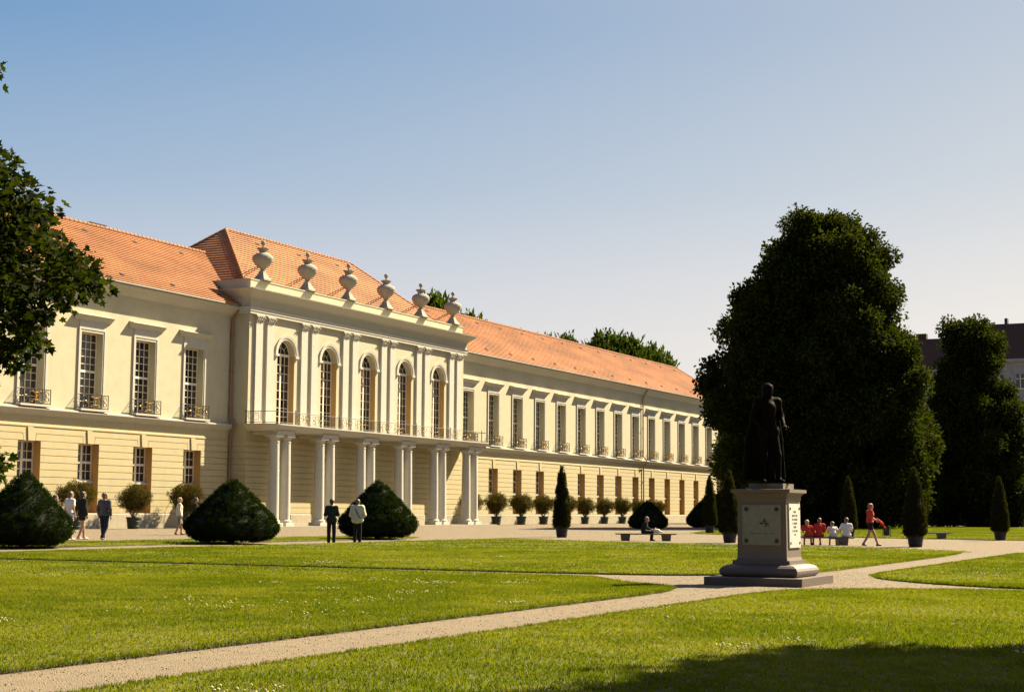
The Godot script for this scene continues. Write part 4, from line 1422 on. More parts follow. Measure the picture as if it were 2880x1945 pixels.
	for q in [[2130, 172, 0.75], [2240, 178, 0.7], [2380, 185, 0.8], [2470, 176, 0.62], [2560, 190, 0.85], [2640, 178, 0.7], [2725, 188, 0.7], [2800, 176, 0.62], [2880, 184, 0.66]]:
		var P: Vector3 = cam_c + ray(q[0], 1447) * float(q[1])
		P.y = 0.0
		var o := thing("thicket_tree", "dark low branched tree in the thicket behind the great tree", "tree", P, "thicket at the far side of the lawn")
		o.scale = Vector3(q[2] * 1.35, q[2], q[2] * 1.35)
		o.rotation.y = r.randf() * TAU
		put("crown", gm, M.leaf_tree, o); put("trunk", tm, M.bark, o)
	for q in [[7, 84, 1.1], [33, 84, 1.15], [-11, 78, 1.2], [-14, 66, 1.3], [-12, 55, 1.15], [-15, 44, 1.3], [-12, 33, 1.2], [-14, 22, 1.25], [-3, 88, 1.2], [-10, 11, 1.2]]:  # unseen trees, added to cut the sky light falling on the garden
		var o := thing("added_park_tree", "leafy tree added out of view behind the viewpoint to block sky light from the garden", "tree", Vector3(q[0], 0, q[1]), "added trees behind the viewpoint")
		o.scale = Vector3.ONE * q[2] * 1.15
		o.rotation.y = r.randf() * TAU
		put("crown", gm, M.leaf_tree, o); put("trunk", tm, M.bark, o)
	var sm := tree_crown([[Vector3(0, 1.4, 0), Vector3(2.2, 1.5, 2.0)], [Vector3(1.6, 1.0, 0.3), Vector3(1.6, 1.1, 1.5)], [Vector3(-1.5, 1.1, -0.2), Vector3(1.7, 1.2, 1.5)]], "big", 75, 3.0, 0.9)
	var shg := Geo.new()
	for k in 6:
		limb(shg, r, Vector3(0, -0.05, 0), Vector3(r.randf_range(-1.6, 1.6), 1.9, r.randf_range(-1.2, 1.2)), 0.05, 0.015)
	var shm := shg.mesh()
	for k in 13:
		var P: Vector3 = cam_c + ray(2105 + k * 66, 1447) * r.randf_range(160, 172)
		P.y = 0.0
		var o := thing("undergrowth_shrub", "dark leafy shrub under the trees across the lawn", "shrub", P, "undergrowth below the far trees")
		o.scale = Vector3(1.5, r.randf_range(1.0, 1.5), 1.5)
		o.rotation.y = r.randf() * TAU
		put("foliage", sm, M.leaf_tree, o); put("stems", shm, M.bark, o)

func lobed_leaf(g: Geo, p: Vector3, ax: Vector3, sd: Vector3, nn: Vector3, s: float) -> void:      # a five lobed leaf
	var o := [[0.0, 0.0], [0.22, -0.05], [0.50, 0.12], [0.34, 0.30], [0.52, 0.58], [0.22, 0.55], [0.0, 1.0], [-0.22, 0.55], [-0.52, 0.58], [-0.34, 0.30], [-0.50, 0.12], [-0.22, -0.05]]
	var c := p + ax * 0.35 * s
	for i in 12:
		var a: Array = o[i]
		var b: Array = o[(i + 1) % 12]
		g.tri(c, p + ax * a[1] * s + sd * a[0] * s - nn * absf(a[0]) * 0.25 * s, p + ax * b[1] * s + sd * b[0] * s - nn * absf(b[0]) * 0.25 * s)

func make_plane_trees() -> void:
	var r := RandomNumberGenerator.new()
	r.seed = 33
	var variants := []
	for k in 6:
		var g := Geo.new()
		for i in 14:
			var d := Vector3(r.randfn(), r.randfn() * 0.7, r.randfn()).normalized()
			var p := d * r.randf_range(0.05, 0.24)
			var ax := (d + Vector3(r.randfn() * 0.4, -0.5 + r.randfn() * 0.3, r.randfn() * 0.4)).normalized()
			var sd := ax.cross(Vector3(r.randfn() * 0.6, 1.0, r.randfn() * 0.6)).normalized()
			var t := r.randf()
			g.col = Color(0.008, 0.014, 0.004).lerp(Color(0.034, 0.041, 0.008), t)
			lobed_leaf(g, p, ax, sd, ax.cross(sd), r.randf_range(0.085, 0.145))
		variants.append(g.mesh())
	# the tree whose boughs reach in beside the left windows
	var S := 1.2392
	var P := cam_c + ray(-520, 1447) * 25.0
	P.y = LAWN_H
	var outline := PackedVector2Array()
	for q in [[-420, 300], [-200, 260], [0, 350], [34, 358], [70, 402], [80, 442], [122, 450], [98, 498], [136, 545], [168, 588], [208, 582], [234, 640], [222, 656], [160, 676], [112, 702], [84, 750], [76, 806], [40, 850], [0, 842], [-80, 880], [-420, 940]]:
		outline.append(Vector2(q[0] * S, q[1] * S))
	var low := PackedVector2Array([Vector2(-400, 1200), Vector2(-60, 1240), Vector2(2, 1275), Vector2(16, 1308), Vector2(8, 1335), Vector2(-20, 1350), Vector2(-400, 1400)])
	var high := PackedVector2Array([Vector2(-300, 120), Vector2(-60, 150), Vector2(-26, 184), Vector2(-10, 196), Vector2(-20, 212), Vector2(-70, 300), Vector2(-300, 350)])
	var st := SurfaceTool.new()
	st.begin(Mesh.PRIMITIVE_TRIANGLES)
	var wood := Geo.new()
	wood.tube([Vector3(0, -0.1, 0), Vector3(0, 1.0, 0), Vector3(0.1, 3.5, 0.1), Vector3(0, 8, 0), Vector3(0.2, 12, 0)], [0.42, 0.30, 0.26, 0.16, 0.05], 10)
	var ends := []
	var made := 0
	while made < 1500:
		var px := Vector2(r.randf_range(-520, 320), r.randf_range(60, 1420))
		var inside := Geometry2D.is_point_in_polygon(px, outline)
		if not inside and not Geometry2D.is_point_in_polygon(px, low) and not Geometry2D.is_point_in_polygon(px, high): continue
		var p := cam_c + ray(px.x, px.y) * r.randf_range(22.0, 26.5) - P
		st.append_from(variants[r.randi() % 6], 0, Transform3D(Basis.from_euler(Vector3(r.randf_range(-0.5, 0.5), r.randf() * TAU, r.randf_range(-0.5, 0.5))).scaled(Vector3.ONE * r.randf_range(0.8, 1.25)), p))
		if made % 14 == 0: ends.append(p)
		made += 1
	for e in ends:
		limb(wood, r, Vector3(0, clampf(e.y * 0.8, 1.5, 10), 0), e, 0.045, 0.008)
	var t := thing("plane_tree", "leafy bough of a lobed leaf tree reaching over the left windows", "tree", P)
	put("crown", st.commit(), M.leaf_tree, t)
	put("trunk", wood.mesh(), M.bark, t)
	# the tree outside the frame that shades the near lawn
	t = thing("shade_tree", "tall leafy tree beside the lawn that casts the foreground shade", "tree", Vector3(21.5, LAWN_H, 71.0))
	st = SurfaceTool.new()
	st.begin(Mesh.PRIMITIVE_TRIANGLES)
	wood = Geo.new()
	wood.tube([Vector3(0, -0.1, 0), Vector3(0, 1.0, 0), Vector3(0.1, 5, 0.1), Vector3(0, 10, 0), Vector3(0.2, 15, 0)], [0.5, 0.36, 0.3, 0.2, 0.05], 10)
	for k in 56:
		var a := r.randf() * TAU
		var c := Vector3(cos(a), 0, sin(a)) * 4.9 * pow(r.randf(), 0.45) + Vector3(0, r.randf_range(7.0, 15.0), 0)
		limb(wood, r, Vector3(0, c.y - 2.0, 0), c, 0.09, 0.02)
		var rad := Vector3(1.3, 0.9, 1.3) * r.randf_range(0.35, 1.2)
		for i in 130:
			var d := Vector3(r.randfn(), r.randfn(), r.randfn()).normalized()
			st.append_from(variants[r.randi() % 6], 0, Transform3D(Basis.from_euler(Vector3(r.randf_range(-0.5, 0.5), r.randf() * TAU, 0)).scaled(Vector3.ONE * r.randf_range(1.4, 2.3)), c + d * rad * pow(r.randf(), 0.4)))
	put("crown", st.commit(), M.leaf_tree, t)
	put("trunk", wood.mesh(), M.bark, t)

# ---------------------------------------------------------------- figures: capsules joined by a smooth minimum, meshed as surface nets
func nets(prims: Array, cell: float, k: float, clips := []) -> Geo:      # prims: [a, b, ra, rb]; clips: Plane, kept on the negative side
	var g := Geo.new()
	var lo := Vector3.ONE * 1e9
	var hi := -Vector3.ONE * 1e9
	for p in prims:
		var m: float = maxf(p[2], p[3]) + cell * 2.5
		for q in 2:
			var c: Vector3 = p[q]
			lo = lo.min(c - Vector3.ONE * m); hi = hi.max(c + Vector3.ONE * m)
	var nx := int((hi.x - lo.x) / cell) + 2
	var ny := int((hi.y - lo.y) / cell) + 2
	var nz := int((hi.z - lo.z) / cell) + 2
	var f := PackedFloat32Array()
	f.resize(nx * ny * nz)
	f.fill(1.0)
	for p in prims:
		var a: Vector3 = p[0]
		var b: Vector3 = p[1]
		var ra: float = p[2]
		var rb: float = p[3]
		var m := maxf(ra, rb) + k + cell * 2.0
		var l := a.min(b) - Vector3.ONE * m - lo
		var h := a.max(b) + Vector3.ONE * m - lo
		var ab := b - a
		var inv := 1.0 / maxf(ab.length_squared(), 1e-9)
		for z in range(maxi(0, int(l.z / cell)), mini(nz, int(h.z / cell) + 1)):
			for y in range(maxi(0, int(l.y / cell)), mini(ny, int(h.y / cell) + 1)):
				var row := (z * ny + y) * nx
				for x in range(maxi(0, int(l.x / cell)), mini(nx, int(h.x / cell) + 1)):
					var q := lo + Vector3(x, y, z) * cell - a
					var t := clampf(q.dot(ab) * inv, 0.0, 1.0)
					var d := (q - ab * t).length() - (ra + (rb - ra) * t)
					var o := f[row + x]
					var e := maxf(k - absf(o - d), 0.0)
					f[row + x] = minf(o, d) - e * e / (4.0 * k)
	for c in clips:
		var pl: Plane = c
		for z in nz:
			for y in ny:
				for x in nx:
					var i := (z * ny + y) * nx + x
					if f[i] < 0.5: f[i] = maxf(f[i], pl.distance_to(lo + Vector3(x, y, z) * cell))
	var idx := {}
	var vs := PackedVector3Array()
	var sy := nx
	var sz := nx * ny
	var off := [0, 1, sy, sy + 1, sz, sz + 1, sz + sy, sz + sy + 1]
	var far_off := cell * 1.9
	var edges := [[0, 1], [2, 3], [4, 5], [6, 7], [0, 2], [1, 3], [4, 6], [5, 7], [0, 4], [1, 5], [2, 6], [3, 7]]
	for z in nz - 1:
		for y in ny - 1:
			for x in nx - 1:
				var i := z * sz + y * sy + x
				if absf(f[i]) > far_off: continue
				var s := 0
				for q in 8:
					if f[i + off[q]] < 0.0: s += 1
				if s == 0 or s == 8: continue
				var acc := Vector3.ZERO
				var n := 0
				for e in edges:
					var fa := f[i + off[e[0]]]
					var fb := f[i + off[e[1]]]
					if (fa < 0.0) == (fb < 0.0): continue
					var t := fa / (fa - fb)
					var pa := Vector3(e[0] & 1, (e[0] >> 1) & 1, e[0] >> 2)
					var pb := Vector3(e[1] & 1, (e[1] >> 1) & 1, e[1] >> 2)
					acc += pa.lerp(pb, t)
					n += 1
				idx[i] = vs.size()
				vs.append(lo + (Vector3(x, y, z) + acc / n) * cell)
	var quads := []
	for i in idx:
		if f[i] < 0.0:
			if f[i + 1] >= 0.0: quads.append([i, i - sy, i - sy - sz, i - sz])
			if f[i + sy] >= 0.0: quads.append([i, i - sz, i - sz - 1, i - 1])
			if f[i + sz] >= 0.0: quads.append([i, i - 1, i - 1 - sy, i - sy])
		else:
			if f[i + 1] < 0.0: quads.append([i, i - sz, i - sy - sz, i - sy])
			if f[i + sy] < 0.0: quads.append([i, i - 1, i - sz - 1, i - sz])
			if f[i + sz] < 0.0: quads.append([i, i - sy, i - 1 - sy, i - 1])
	var nrm := PackedVector3Array()
	nrm.resize(vs.size())
	var good := []
	for q in quads:
		if not (idx.has(q[1]) and idx.has(q[2]) and idx.has(q[3])): continue
		var w := [idx[q[0]], idx[q[1]], idx[q[2]], idx[q[3]]]
		var nn := (vs[w[2]] - vs[w[0]]).cross(vs[w[3]] - vs[w[1]])
		for j in 4: nrm[w[j]] += nn
		good.append(w)
	for j in nrm.size(): nrm[j] = nrm[j].normalized()
	for w in good:
		g.tri_n(vs[w[0]], vs[w[1]], vs[w[2]], nrm[w[0]], nrm[w[1]], nrm[w[2]])
		g.tri_n(vs[w[0]], vs[w[2]], vs[w[3]], nrm[w[0]], nrm[w[2]], nrm[w[3]])
	return g

func hand_prims(wrist: Vector3, dir: Vector3, palm_n: Vector3, thumb_side: float) -> Array:
	var d := dir.normalized()
	var n := (palm_n - d * palm_n.dot(d)).normalized()
	var s := d.cross(n) * thumb_side
	var out := [[wrist, wrist + d * 0.075 + s * 0.012, 0.024, 0.030], [wrist, wrist + d * 0.075 - s * 0.018, 0.022, 0.026]]
	var len := [0.075, 0.085, 0.078, 0.06]
	for i in 4:
		var b := wrist + d * 0.085 + s * (0.030 - i * 0.019)
		var m: Vector3 = b + d * len[i] * 0.5 + n * 0.008
		out.append([b, m, 0.0105, 0.0095]); out.append([m, m + (d * 0.8 + n * 0.6).normalized() * len[i] * 0.5, 0.0095, 0.008])
	var tb := wrist + d * 0.03 + s * 0.03
	var tm := tb + (d * 0.6 + s * 0.8).normalized() * 0.04
	out.append([tb, tm, 0.014, 0.012]); out.append([tm, tm + (d * 0.95 + s * 0.25).normalized() * 0.035, 0.012, 0.010])
	return out

func merge(a: Geo, b: Geo) -> void:
	a.v.append_array(b.v); a.n.append_array(b.n); a.c.append_array(b.c)

# facing +z, left is +x, about 1.74 tall before scaling
func joints(pose: Dictionary) -> Dictionary:
	var j := {
		la = Vector3(0.10, 0.085, 0), lk = Vector3(0.10, 0.49, 0.02), lh = Vector3(0.09, 0.90, 0),
		ra = Vector3(-0.10, 0.085, 0), rk = Vector3(-0.10, 0.49, 0.02), rh = Vector3(-0.09, 0.90, 0),
		pel = Vector3(0, 0.95, 0), waist = Vector3(0, 1.10, 0.0), chest = Vector3(0, 1.29, 0.005), neck = Vector3(0, 1.46, -0.015), head = Vector3(0, 1.615, 0.01),
		ls = Vector3(0.175, 1.41, -0.01), le = Vector3(0.235, 1.14, -0.03), lw = Vector3(0.235, 0.90, 0.05),
		rs = Vector3(-0.175, 1.41, -0.01), re = Vector3(-0.235, 1.14, -0.03), rw = Vector3(-0.235, 0.90, 0.05),
		face = Vector3(0, 0, 1), lt = Vector3(0, 0, 1), rt = Vector3(0, 0, 1)}
	for q in pose: j[q] = pose[q]
	return j

func person(label: String, at: Vector3, yaw: float, height: float, pose: Dictionary, o: Dictionary, group := "") -> Node3D:
	var t := thing("person", label, "person", at, group)
	t.rotation.y = yaw
	var sc := height / 1.74
	t.scale = Vector3.ONE * sc
	var j := joints(pose)
	var skin := plain(0.34, 0.19, 0.125, 0.6)
	var f: Vector3 = (j.face as Vector3).normalized()
	var up := Vector3.UP
	var rt := up.cross(f).normalized()
	var hd: Vector3 = j.head
	# one continuous body
	var pr := [
		[j.la, j.lk, 0.043, 0.057], [j.lk, j.lh, 0.060, 0.083], [j.ra, j.rk, 0.043, 0.057], [j.rk, j.rh, 0.060, 0.083],
		[j.lh, j.rh, 0.10, 0.10], [j.pel, j.waist, 0.125, 0.115], [j.waist, j.chest, 0.115, 0.13],
		[j.chest + Vector3(-0.07, 0.02, 0), j.chest + Vector3(0.07, 0.02, 0), 0.11, 0.11], [j.ls, j.rs, 0.062, 0.062], [j.chest, j.neck, 0.10, 0.058],
		[j.neck, hd - up * 0.06, 0.055, 0.055],
		[j.ls, j.le, 0.052, 0.040], [j.le, j.lw, 0.039, 0.027], [j.rs, j.re, 0.052, 0.040], [j.re, j.rw, 0.039, 0.027],
		[j.la, j.la - up * 0.045 + (j.lt as Vector3) * 0.13, 0.040, 0.030], [j.ra, j.ra - up * 0.045 + (j.rt as Vector3) * 0.13, 0.040, 0.030],
		[j.la, j.la - up * 0.045 - (j.lt as Vector3) * 0.03, 0.036, 0.034], [j.ra, j.ra - up * 0.045 - (j.rt as Vector3) * 0.03, 0.036, 0.034]]
	var body := nets(pr, 0.02, 0.035)
	var hp := [[hd + up * 0.035 - f * 0.018, hd + up * 0.03 + f * 0.02, 0.088, 0.080], [hd - up * 0.02 + f * 0.03, hd - up * 0.075 + f * 0.055, 0.066, 0.045], [hd - up * 0.02, hd - up * 0.15 - f * 0.02, 0.06, 0.052],
		[hd + up * 0.012 + f * 0.098, hd - up * 0.022 + f * 0.112, 0.010, 0.014], [hd + rt * 0.083 + up * 0.01, hd + rt * 0.087 - up * 0.03, 0.013, 0.010], [hd - rt * 0.083 + up * 0.01, hd - rt * 0.087 - up * 0.03, 0.013, 0.010],
		[hd - up * 0.052 + f * 0.095 - rt * 0.016, hd - up * 0.052 + f * 0.095 + rt * 0.016, 0.010, 0.010], [hd + up * 0.03 + f * 0.088 - rt * 0.032, hd + up * 0.03 + f * 0.088 + rt * 0.032, 0.014, 0.014]]
	merge(body, nets(hp, 0.009, 0.02))
	var hands: bool = not o.get("no_hands", false)
	if hands:
		merge(body, nets(hand_prims(j.lw, (j.lw - j.le), Vector3(-1, 0, 0.2), 1.0), 0.006, 0.006))
		merge(body, nets(hand_prims(j.rw, (j.rw - j.re), Vector3(1, 0, 0.2), -1.0), 0.006, 0.006))
	part("body", body, skin, t)
	for s in [-1.0, 1.0]:
		var e := Geo.new()
		e.lathe([Vector2(0.001, -0.008), Vector2(0.011, 0), Vector2(0.001, 0.008)], hd + up * 0.006 + f * 0.080 + rt * 0.031 * s, 8)
		part("eye", e, M.ink, t)
	# clothes
	var e := 0.016
	var hem: float = o.get("hem", 0.88)
	var tp := [[j.pel, j.waist, 0.135 + e, 0.125 + e], [j.waist, j.chest, 0.125 + e, 0.135 + e], [j.chest + Vector3(-0.07, 0.02, 0), j.chest + Vector3(0.07, 0.02, 0), 0.115 + e, 0.115 + e], [j.ls, j.rs, 0.064 + e, 0.064 + e], [j.chest, j.neck - up * 0.03, 0.11, 0.066], [j.lh + up * 0.04, j.rh + up * 0.04, 0.108 + e, 0.108 + e]]
	if o.get("sleeve", "long") == "long":
		for q in [[j.ls, j.le, j.lw], [j.rs, j.re, j.rw]]:
			tp.append([q[0], q[1], 0.058 + e, 0.050 + e]); tp.append([q[1], q[1].lerp(q[2], 0.93), 0.050 + e, 0.040 + e * 0.7])
	else:
		for q in [[j.ls, j.le], [j.rs, j.re]]:
			tp.append([q[0], q[0].lerp(q[1], 0.62), 0.060 + e, 0.060 + e])
	var fl: float = o.get("bulk", 0.0)
	if fl > 0.0:
		for q in tp:
			q[2] += fl; q[3] += fl
	var hem_plane: Plane = Plane(-up, -hem) if not o.has("hem_plane") else o.hem_plane
	part("top", nets(tp, 0.021, 0.03, [hem_plane]), o.top, t)
	var kind: String = o.get("legs", "trousers")
	var bp := [[j.lh, j.rh, 0.112, 0.112], [j.pel, j.pel + up * 0.04, 0.128, 0.12]]
	if kind == "trousers":
		for q in [[j.lh, j.lk, j.la], [j.rh, j.rk, j.ra]]:
			bp.append([q[0], q[1], 0.095, 0.076]); bp.append([q[1], q[1].lerp(q[2], 0.97), 0.076, 0.066])
		part("trousers", nets(bp, 0.021, 0.02), o.bottom, t)
	elif kind == "shorts":
		for q in [[j.lh, j.lk], [j.rh, j.rk]]:
			bp.append([q[0], q[0].lerp(q[1], o.get("short", 0.55)), 0.098, 0.096])
		part("shorts", nets(bp, 0.021, 0.02), o.bottom, t)
	else:
		for q in [[j.lh, j.lk], [j.rh, j.rk]]:
			bp.append([q[0], q[0].lerp(q[1], o.get("short", 0.6)), 0.105, 0.115])
		bp.append([j.pel, j.lk.lerp(j.rk, 0.5).lerp(j.pel, 0.45), 0.12, 0.12])
		part("skirt", nets(bp, 0.021, 0.05), o.bottom, t)
	for q in [[j.la, j.lt], [j.ra, j.rt]]:
		var sh := nets([[q[0] - up * 0.05 - q[1] * 0.03, q[0] - up * 0.05 + q[1] * 0.14, 0.042, 0.036], [q[0] - up * 0.02, q[0] - up * 0.045 + q[1] * 0.06, 0.048, 0.04]], 0.014, 0.02, [Plane(-up, -(q[0].y - 0.083))])
		part("shoe", sh, o.shoes, t)
	# hair
	var hr := [[hd + up * 0.045 - f * 0.028, hd + up * 0.055 + f * 0.012, 0.096, 0.086], [hd + up * 0.02 - f * 0.05, hd - up * 0.045 - f * 0.045, 0.075, 0.058]]
	if o.get("long_hair", false): hr.append([hd - up * 0.03 - f * 0.055, hd - up * 0.17 - f * 0.06, 0.07, 0.06])
	part("hair", nets(hr, 0.011, 0.03, [Plane(f, f.dot(hd) + 0.075)]), o.hair, t)
	return t

func cloth(r: float, g: float, b: float) -> StandardMaterial3D:
	var m := plain(r, g, b, 0.95)
	m.metallic_specular = 0.2
	return m

func yaw_to(dir: Vector3) -> float:
	return atan2(dir.x, dir.z)

func make_people() -> void:
	var white := cloth(0.62, 0.60, 0.56)
	var black := cloth(0.018, 0.018, 0.02)
	var navy := cloth(0.022, 0.026, 0.042)
	var dark_hair := plain(0.035, 0.022, 0.015, 0.6)
	var brown_hair := plain(0.11, 0.062, 0.03, 0.6)
	var blond := plain(0.36, 0.25, 0.11, 0.6)
	var shoe_dark := plain(0.03, 0.025, 0.02, 0.6)
	var shoe_light := plain(0.5, 0.46, 0.4, 0.7)
	var view := Vector3(cam_f.x, 0, cam_f.z).normalized()
	var right := Vector3(cam_r.x, 0, cam_r.z).normalized()
	var stride := {la = Vector3(0.08, 0.10, 0.24), lk = Vector3(0.09, 0.50, 0.17), ra = Vector3(-0.08, 0.13, -0.26), rk = Vector3(-0.09, 0.50, -0.02), lt = Vector3(0, 0.1, 1), rt = Vector3(0, -0.35, 0.94), lw = Vector3(0.26, 0.92, -0.12), le = Vector3(0.24, 1.15, -0.12), rw = Vector3(-0.25, 0.92, 0.20), re = Vector3(-0.24, 1.15, 0.0)}
	var stride_s := {la = Vector3(0.07, 0.09, 0.13), lk = Vector3(0.09, 0.50, 0.10), ra = Vector3(-0.07, 0.10, -0.15), rk = Vector3(-0.09, 0.50, -0.01), rt = Vector3(0, -0.2, 0.98)}
	# walkers on the gravel by the left wing
	person("person in white shirt and white shorts walking past the tub shrub", gp(193, 1519), yaw_to(right * 0.8 + view), 1.84, stride_s, {top = white, sleeve = "short", hem = 0.82, legs = "shorts", bottom = white, shoes = shoe_light, hair = brown_hair}, "visitors walking by the left wing")
	var black_pose := stride_s.duplicate()
	black_pose.merge({lw = Vector3(0.20, 1.0, 0.16), le = Vector3(0.24, 1.14, -0.02)}, true)
	person("bare legged person in black jacket and black shorts walking beside the one in white", gp(228, 1517), yaw_to(right * 0.9 + view * 0.8), 1.86, black_pose, {top = black, hem = 0.80, bulk = 0.01, legs = "shorts", short = 0.35, bottom = black, shoes = shoe_light, hair = dark_hair, long_hair = true}, "visitors walking by the left wing")
	var man := stride_s.duplicate()
	man.merge({face = Vector3(-0.8, 0, 0.5), ra = Vector3(-0.02, 0.12, -0.2), rk = Vector3(-0.10, 0.50, -0.03)}, true)
	person("person in grey knit jumper and dark trousers strolling before the yellow wall", gp(290, 1519), yaw_to(view + right * 0.15), 1.80, man, {top = cloth(0.075, 0.075, 0.085), bottom = navy, shoes = plain(0.25, 0.19, 0.14, 0.7), hair = plain(0.16, 0.08, 0.04, 0.6), hem = 0.90}, "visitors walking by the left wing")
	person("fair haired person in cream top and patterned shorts by the wall", gp(502, 1504), yaw_to(right + view * 0.35), 1.74, stride_s, {top = cloth(0.56, 0.52, 0.42), hem = 0.86, legs = "shorts", short = 0.85, bottom = cloth(0.20, 0.19, 0.15), shoes = plain(0.2, 0.1, 0.06, 0.7), hair = blond}, "visitors walking by the left wing")
	person("person in black half hidden behind the yew cone by the corner pipe", gp(547, 1505), yaw_to(right + view * 0.2), 1.74, stride_s, {top = black, bottom = black, shoes = shoe_dark, hair = dark_hair}, "visitors walking by the left wing")
	person("dark haired person in pale blue shirt showing only above the leftmost yew cone", gp(150, 1513), yaw_to(right + view * 0.4), 1.74, stride_s, {top = cloth(0.40, 0.46, 0.52), sleeve = "short", bottom = navy, shoes = shoe_dark, hair = dark_hair}, "visitors walking by the left wing")
	person("brown haired person whose head alone shows behind the leftmost yew cone", gp(131, 1511), yaw_to(right + view * 0.5), 1.74, stride_s, {top = cloth(0.25, 0.22, 0.18), bottom = navy, shoes = shoe_dark, hair = brown_hair}, "visitors walking by the left wing")
	# the couple on the cross path, seen from behind
	var fold := {lw = Vector3(0.06, 1.16, 0.19), le = Vector3(0.25, 1.13, 0.02), rw = Vector3(-0.06, 1.12, 0.19), re = Vector3(-0.25, 1.13, 0.02)}
	person("person in dark green jumper and black trousers standing with folded arms", gp(931, 1529), yaw_to(view - right * 0.1), 1.60, fold, {top = cloth(0.022, 0.028, 0.022), hem = 0.80, bottom = black, shoes = shoe_dark, hair = dark_hair}, "couple standing before the portico")
	var c2 := person("person in pale jacket and black trousers standing beside the dark dressed one", gp(1004, 1528), yaw_to(view + right * 0.15), 1.60, fold, {top = cloth(0.50, 0.47, 0.36), hem = 0.78, bulk = 0.035, bottom = black, shoes = plain(0.12, 0.06, 0.05, 0.6), hair = brown_hair}, "couple standing before the portico")
	var sg := Geo.new()
	sg.tube([Vector3(0.13, 1.46, -0.06), Vector3(0.02, 1.30, -0.20), Vector3(-0.10, 1.10, -0.20), Vector3(-0.16, 0.98, -0.12)], [0.022, 0.024, 0.024, 0.02], 6)
	part("shoulder_strap", sg, cloth(0.12, 0.11, 0.09), c2)
	# four on the bench, seen from behind
	var seat := {pel = Vector3(0, 0.46, -0.02), waist = Vector3(0, 0.62, -0.03), chest = Vector3(0, 0.80, 0.0), neck = Vector3(0, 0.97, 0.01), head = Vector3(0, 1.125, 0.035), ls = Vector3(0.175, 0.92, 0.0), rs = Vector3(-0.175, 0.92, 0.0), lh = Vector3(0.09, 0.43, 0.0), rh = Vector3(-0.09, 0.43, 0.0), lk = Vector3(0.15, 0.44, 0.40), rk = Vector3(-0.15, 0.44, 0.40), la = Vector3(0.17, 0.085, 0.36), ra = Vector3(-0.17, 0.085, 0.36), le = Vector3(0.27, 0.68, 0.08), re = Vector3(-0.27, 0.68, 0.08), lw = Vector3(0.16, 0.54, 0.28), rw = Vector3(-0.16, 0.54, 0.28)}
	var B2: Array = bench_spots[1]
	var along: Vector3 = B2[1]
	var away := Vector3(-along.z, 0, along.x)
	if away.dot(view) < 0: away = -away
	var sitters := [
		[2262, "sitter in red top and grey shorts at the pedestal end of the bench", cloth(0.42, 0.045, 0.03), cloth(0.10, 0.12, 0.14), blond, true],
		[2290, "sitter in loose red jacket between two others on the bench", cloth(0.40, 0.035, 0.03), cloth(0.035, 0.03, 0.03), brown_hair, false],
		[2327, "sitter in white short sleeved shirt next to the red jacket", white, cloth(0.06, 0.07, 0.10), plain(0.20, 0.10, 0.04, 0.6), false],
		[2361, "sitter in white shirt at the outer end of the bench over its block", cloth(0.56, 0.58, 0.62), cloth(0.20, 0.24, 0.30), brown_hair, false]]
	for i in 4:
		var s: Array = sitters[i]
		var P := gp(s[0], 1531)
		P = (B2[0] as Vector3) + along * (P - B2[0]).dot(along)
		P.y = 0.0
		var ps := seat.duplicate()
		if i == 3: ps.merge({la = Vector3(0.05, 0.085, 0.42), ra = Vector3(-0.05, 0.085, 0.42), lk = Vector3(0.09, 0.44, 0.42), rk = Vector3(-0.09, 0.44, 0.42)}, true)
		var sgt: float = [1.34, 1.42, 1.28, 1.44][i]
		var hang: float = [0.03, 0.0, 0.06, -0.01][i]      # each leans a little differently
		for q in ["chest", "neck", "head", "ls", "rs"]:
			ps[q] = (ps[q] as Vector3) + Vector3([0.04, -0.02, 0.03, 0.0][i], -hang * 0.4, hang) * (1.0 if q == "chest" else 1.7)
		ps.face = Vector3([0.5, -0.3, 0.7, 0.1][i], -0.1, 1.0)
		if i % 2 == 0: ps.merge({lw = Vector3(0.02, 0.58, 0.30), le = Vector3(0.25, 0.66, 0.14)}, true)
		person(s[1], P, yaw_to(away + right * [0.1, -0.1, 0.15, 0.0][i]), sgt, ps, {top = s[2], sleeve = "short" if i != 1 else "long", hem = 0.40, bulk = 0.015 if i == 1 else 0.005, legs = "shorts", short = 0.7, bottom = s[3], shoes = shoe_dark, hair = s[4], long_hair = s[5]}, "four sitters on the bench")
	# reader on the far bench
	var B1: Array = bench_spots[0]
	var P1 := gp(1797, 1516)
	P1 = (B1[0] as Vector3) + (B1[1] as Vector3) * (P1 - B1[0]).dot(B1[1])
	P1.y = 0.0
	var rd := seat.duplicate()
	rd.merge({chest = Vector3(0, 0.78, 0.05), neck = Vector3(0, 0.94, 0.09), head = Vector3(0, 1.08, 0.14), ls = Vector3(0.175, 0.89, 0.07), rs = Vector3(-0.175, 0.89, 0.07), lw = Vector3(0.06, 0.58, 0.34), rw = Vector3(-0.06, 0.58, 0.34), face = Vector3(0, -0.4, 0.9)}, true)
	person("dark clothed person sitting bent over on the bench before a yew cone", P1, yaw_to(right), 1.45, rd, {top = black, hem = 0.40, bottom = black, shoes = shoe_dark, hair = plain(0.14, 0.11, 0.09, 0.7)})
	var bg := Geo.new()
	var bag := nets([[Vector3(0, 0.07, 0), Vector3(0.16, 0.08, 0), 0.08, 0.09], [Vector3(0.16, 0.06, 0), Vector3(0.34, 0.03, 0), 0.06, 0.03], [Vector3(0.02, 0.15, 0), Vector3(0.06, 0.20, 0), 0.04, 0.02]], 0.016, 0.04)
	var bp := put("bag", bag.mesh(), white, self, P1 + (B1[1] as Vector3) * 0.42 + Vector3(0, 0.34, 0))
	bp.rotation.y = -atan2(B1[1].z, B1[1].x)
